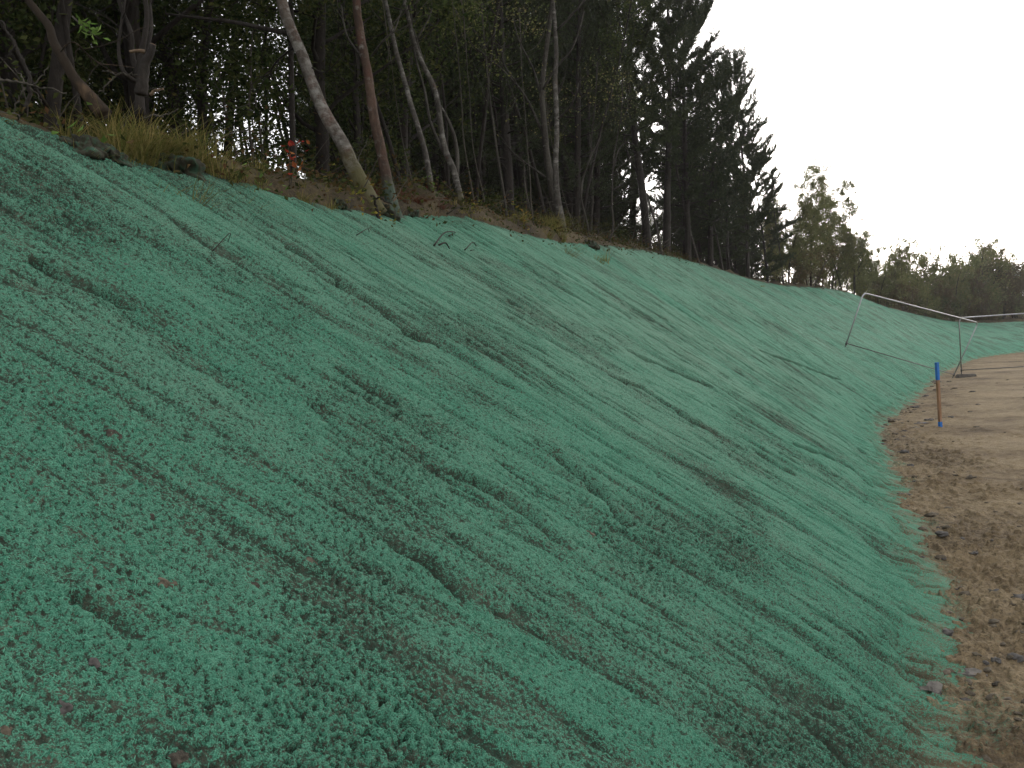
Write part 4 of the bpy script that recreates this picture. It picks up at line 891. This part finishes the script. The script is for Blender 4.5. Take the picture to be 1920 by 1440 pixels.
def set_on_slope(name, me, u, v, label, cat, lift=0.0, rz=0.0, scale=1.0, group=None, sc=None):
    p, n_, up = on_slope(u, v, lift); o_ = link(name, me, None, tuple(p)); zc = Vector(n_); xc = Vector(np.cross(up, n_)); yc = zc.cross(xc).normalized(); xc = yc.cross(zc)
    M = Matrix((xc, yc, zc)).transposed(); o_.rotation_euler = (M @ Matrix.Rotation(rz, 3, 'Z')).to_euler(); o_.scale = sc or (scale,) * 3
    return tag(o_, label, cat, group)
TU = [blob('turf_lump', .15, TURF, (1.05, .9, .6), k, .6, sub=5) for k in range(3)]
for me in TU:
    co_ = np.empty(len(me.vertices) * 3, np.float32); me.vertices.foreach_get('co', co_); q = co_.reshape(-1, 3); nn_ = q / np.linalg.norm(q, axis=1)[:, None]
    q += nn_ * (.03 * noise(q[:, 0] / .05 + q[:, 2] * 9, q[:, 1] / .05 - q[:, 2] * 13, 71) + .018 * noise(q[:, 0] / .02 + q[:, 2] * 31, q[:, 1] / .02 - q[:, 2] * 23, 72))[:, None]; me.vertices.foreach_set('co', q.ravel()); me.update()
for k, (u, v, s_, lab) in enumerate([(165, 281, 1.0, 'dark overhanging turf lump under the olive grass at left'), (215, 298, .7, 'small dark turf lump between the two overhanging ones at left'), (335, 316, 1.15, 'largest dark turf lump overhanging below the straw grass'),
                            (490, 347, .7, 'dark turf lump on the brow below the light green plants'), (735, 405, 1.3, 'green-sprayed turf mound beside the black snag'), (770, 400, .9, 'green-sprayed turf mound below the dead bracken'), (1110, 462, 1.3, 'sandy turf lump on the brow right of the upright birch'), (640, 385, .7, 'dark turf lump on the brow under the mottled birch')]):
    set_on_slope('turf_lump', TU[k % 3], u, v, lab, 'turf', -.01, rng.uniform(-.4, .4), s_ * .85)
ST = [blob('stone', .05, [CLODD, ROCK, CLODD, CLOD][k], (1.25, .9, .5), 20 + k, .6, sub=3) for k in range(4)]
sl_st = [(205, 822, 1.1, 0, 'brown stone bare on the left slope'), (380, 495, 1.6, 1, 'dark stone in a hollow on the upper left slope'), (345, 300 + 40, .8, 1, None), (845, 662, 1.0, 0, 'brown stone at the lower end of the long crack'), (918, 705, 1.1, 0, 'brown stone perched on the slope below the long crack'),
         (790, 625, .8, 3, None), (735, 695, .8, 3, None), (290, 968, .9, 0, None), (185, 1255, 1.0, 1, 'rounded dark stone on the lower left slope'), (130, 1300, .9, 1, None), (480, 1110, 1.0, 0, 'dark brown stone bare in the lower middle slope'), (330, 1105, 1.2, 3, 'brownish stone bare on the lower slope left of the dark one'),
         (20, 1365, 1.3, 3, None), (590, 1060, .9, 3, None), (1470, 1235, 1.1, 3, 'brownish stone on the lower slope toward the dirt'), (1110, 1000, 1.0, 3, None), (545, 505 + 85, .9, 0, None), (272, 805, .9, 0, None), (1395, 1070, .8, 0, None), (345, 1430, 1.1, 0, None), (240, 505, .9, 1, None), (700, 795, .8, 0, None), (860, 540, .9, 0, None), (1220, 735, 1, 0, None), (1000, 880, .8, 3, None), (555, 450, 1.2, 3, None)]
for u, v, s_, k, lab in sl_st:
    set_on_slope('stone', ST[k], u, v, lab or ['small brown stone showing through the green mulch', 'small dark stone showing through the green mulch', '', 'small brownish stone showing through the green mulch'][k], 'stone', -0.006, rng.uniform(0, 6), s_ * rng.uniform(.26, .40), 'stones on the green slope')
SLAB = m_plain('slab_slate', [(0.06, 0.054, 0.048), (0.105, 0.095, 0.083), (0.14, 0.126, 0.11)], 14, 0.85, 0.5)
SB = slab('stone_slab', [(-.10, .02), (-.085, -.055), (-.01, -.075), (.10, -.065), (.12, -.02), (.06, .05), (-.05, .055)], .022, SLAB)
def on_ground(name, me, u, v, label, cat, rz=0, s_=1.0, tilt=(0, 0), dz=0.0, group=None):
    p = ground_at(u, v); p[2] = gz(p[0], p[1]) + dz; o_ = link(name, me, None, tuple(p)); o_.rotation_euler = (tilt[0], tilt[1], rz); o_.scale = (s_,) * 3; return tag(o_, label, cat, group)
on_ground('stone_slab', SB, 1813, 1252, 'flat grey slate slab lying on the dirt at the slope foot', 'slab', -.2, .75, (.06, .05), -.004)
on_ground('stone_slab', SB, 1748, 1292, 'broken slate slab tilted among rubble below the flat one', 'slab', .9, .5, (.35, -.2), .03)
on_ground('stone_slab', SB, 1722, 1300, 'dark slate shard leaning beside the tilted slab', 'slab', 2.2, .6, (.4, .3), .03)
on_ground('stone_slab', SB, 1735, 1263, 'narrow slate shard lying above the tilted slab', 'slab', 1.3, .55, (.2, .1), .02)
on_ground('stone', ST[1], 1722, 1135, 'dark rounded stone at the edge of the green mulch', 'stone', .4, 1.0)
on_ground('stone', ST[1], 1870, 1112, 'blue-grey flat stone on the open dirt', 'stone', .2, .75, (0, 0))
on_ground('stone', ST[0], 1868, 1275, 'small dark round clod on smooth sandy dirt', 'stone', .2, .38)
on_ground('stone', ST[3], 1745, 963, 'flat brownish stone on the dirt beyond the rubble', 'stone', .2, 1.0)
on_ground('stone', ST[3], 1820, 892, 'angular brownish stone far out on the dirt', 'stone', .9, 1.2)
CL = [blob('clod', .04, CLOD, (1.2, 1, .6), 40 + k, .5, sub=2) for k in range(3)]
GS = 'clods and small stones scattered over the dirt'
c = 0
while c < 285:
    t = 2.6 * (13) ** rng.random(); dx = abs(rng.normal(0, .38)) - .12 if rng.random() < .65 else rng.uniform(0, 3.5); p = toe(np.array([t]))[0]; sl_ = (toe(np.array([t + .1]))[0] - p) / .1; q = p + np.array([sl_[1], -sl_[0]]) * dx
    pr = proj((q[0], q[1], 0.0))
    if pr[0] > 1935 or q[1] < 2: continue
    k = int(rng.integers(4)); me = (CL + [ST[1]])[k]; o_ = link('clod' if k < 3 else 'stone', me, None, (q[0], q[1], gz(*q) + .002)); o_.rotation_euler = (0, 0, rng.uniform(0, 6.3)); z_ = min(rng.lognormal(-.95, .5), .75) * (1 + t / 22); o_.scale = (z_, z_ * rng.uniform(.7, 1), z_ * rng.uniform(.6, 1))
    tag(o_, 'brown earth clod scattered on the dirt' if k < 3 else 'small dark stone scattered on the dirt', 'clod' if k < 3 else 'stone', GS if k < 3 else 'dark stones scattered over the dirt'); c += 1

# ------------------------------------------------------------------ survey stake and the two site fence panels
p = ground_at(1763, 797); p[2] = gz(p[0], p[1]); root = empty('survey_stake', tuple(p), .5); sc_ = p[1] / F
hS = 122 * sc_; mb = MB(); mb.box((0, 0, (hS * .73 - .15) / 2 - .0), (.052, .040, hS * .73 + .15)); mb.build('shaft', STAKE, root, False)
mb = MB(); mb.box((0, 0, hS * .73 + hS * .135 + .075 - .0751), (.056, .044, hS * .27)); mb.build('painted_top', BLUE, root, False)
mb = MB(); mb.box((0, 0, .035), (.056, .044, .12)); mb.build('painted_foot', BLUE, root, False)
tag(root, 'wooden survey stake with blue painted top standing in the dirt', 'stake')
root.rotation_euler = (0.0, -.012, .5)
m, nt = mat_new('blue_mark'); co = ocoord(nt); col = ramp(nt, [(.42, (.16, .12, .08)), (.62, (.09, .11, .15))], tex(nt, co, 18, 4)); finish(nt, col, .95, None)
q = ground_at(1727, 791); q[2] = gz(q[0], q[1]); o_ = link('paint_mark', blob('paint_mark', .09, m, (1.6, 1.0, .12), 77, .5), None, tuple(q)); tag(o_, 'splash of blue marking paint on the dirt left of the stake', 'paint mark')

STEEL = m_plain('shaded_steel', [(0.05, 0.048, 0.045), (0.11, 0.105, 0.1)], 14, 0.6, 0.05, 0.3, 0.4)  # lower rail and clamps: lack of sky reflection put into a darker colour
def panel(name, TL, TR, BR, BL, rail_f, label, foot=None):
    """tube frame with rounded upper corners; legs run below the lower rail"""
    TL, TR, BR, BL = map(np.array, (TL, TR, BR, BL)); o0_ = (BL + BR) / 2; root = empty(name, tuple(o0_)); r = .020
    def corner(a, b, c, R=.2):
        d1 = (a - b) / np.linalg.norm(a - b); d2 = (c - b) / np.linalg.norm(c - b); return [b + d1 * R * (1 - x) ** 2 + d2 * R * x ** 2 for x in np.linspace(0, 1, 8)]
    pl = np.array([BL] + corner(BL, TL, TR) + corner(TL, TR, BR) + [BR]) - o0_
    mb = MB(); k = 10
    mb.tube(pl, r, k); fr = mb.build('frame_tube', GALV, root)
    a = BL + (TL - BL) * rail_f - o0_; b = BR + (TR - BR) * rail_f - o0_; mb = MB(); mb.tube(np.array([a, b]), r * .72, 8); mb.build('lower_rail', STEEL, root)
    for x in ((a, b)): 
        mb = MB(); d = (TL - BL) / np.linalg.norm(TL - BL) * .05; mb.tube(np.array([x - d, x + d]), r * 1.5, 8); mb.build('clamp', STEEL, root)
    tag(root, label, 'barrier', 'site fence panels'); return root
BRp = ground_at(1786, 709); BRp[2] = gz(BRp[0], BRp[1]) + .05
blp, nb, ub = on_slope(1585, 650)
print('panel foot', BRp, 'slope hit', blp, np.linalg.norm(BRp - blp))
yB = BRp[1]
BLp = at(1585, 650, min(blp[1], yB + 2.2)); TRp = at(1834, 605, yB + .55); TLp = at(1619, 549, BLp[1] + .55)
print('w', np.linalg.norm(BLp - BRp), 'h', np.linalg.norm(TRp - BRp), np.linalg.norm(TLp - BLp))
panel('site_barrier', TLp, TRp, BRp, BLp, .06, 'tilted steel tube fence panel leaning on the green slope')
P0_ = ground_at(1803, 706); P0_[2] = gz(P0_[0], P0_[1]) + .05; e0 = at(1990, 690, P0_[1] - .35); e0[2] = P0_[2]; h_ = 109 / F * P0_[1]
panel('site_barrier', P0_ + [0, 0, h_], e0 + [0, 0, h_ + .02], e0, P0_, .10, 'upright steel tube fence panel running off the right edge')
def foot(p, rz, label):
    import bmesh
    b = bmesh.new(); bmesh.ops.create_cube(b, size=1)
    for v in b.verts: v.co = (v.co.x * .70 * (1 if v.co.z < 0 else .86), v.co.y * .23 * (1 if v.co.z < 0 else .8), v.co.z * .13)
    bmesh.ops.bevel(b, geom=b.edges[:], offset=.02, segments=2, affect='EDGES'); me = bpy.data.meshes.new('fence_foot'); b.to_mesh(me); b.free(); me.materials.append(BLOCK)
    o_ = link('ballast_block', me, None, (p[0], p[1], gz(p[0], p[1]) + .05)); o_.rotation_euler = (0, 0.03, rz); tag(o_, label, 'block')
foot(P0_ + [.15, 0, 0], .1, 'dark block foot carrying the meeting ends of both fence panels')
foot(e0 + [.2, 0, 0], .1, 'block foot at the far right end of the upright fence panel')

# ------------------------------------------------------------------ evening haze in the air
m = bpy.data.materials.new('haze_air'); m.use_nodes = True; nt = m.node_tree; nt.nodes.clear()
v_ = nt.nodes.new('ShaderNodeVolumePrincipled'); v_.inputs['Density'].default_value = HAZE; v_.inputs['Color'].default_value = (.97, .96, .95, 1); v_.inputs['Anisotropy'].default_value = .55
nt.links.new(v_.outputs[0], nt.nodes.new('ShaderNodeOutputMaterial').inputs['Volume'])
mb = MB(); mb.box((30, 75, 12.5), (220, 190, 28.0)); tag(mb.build('haze', m, None, False), kind='stuff')
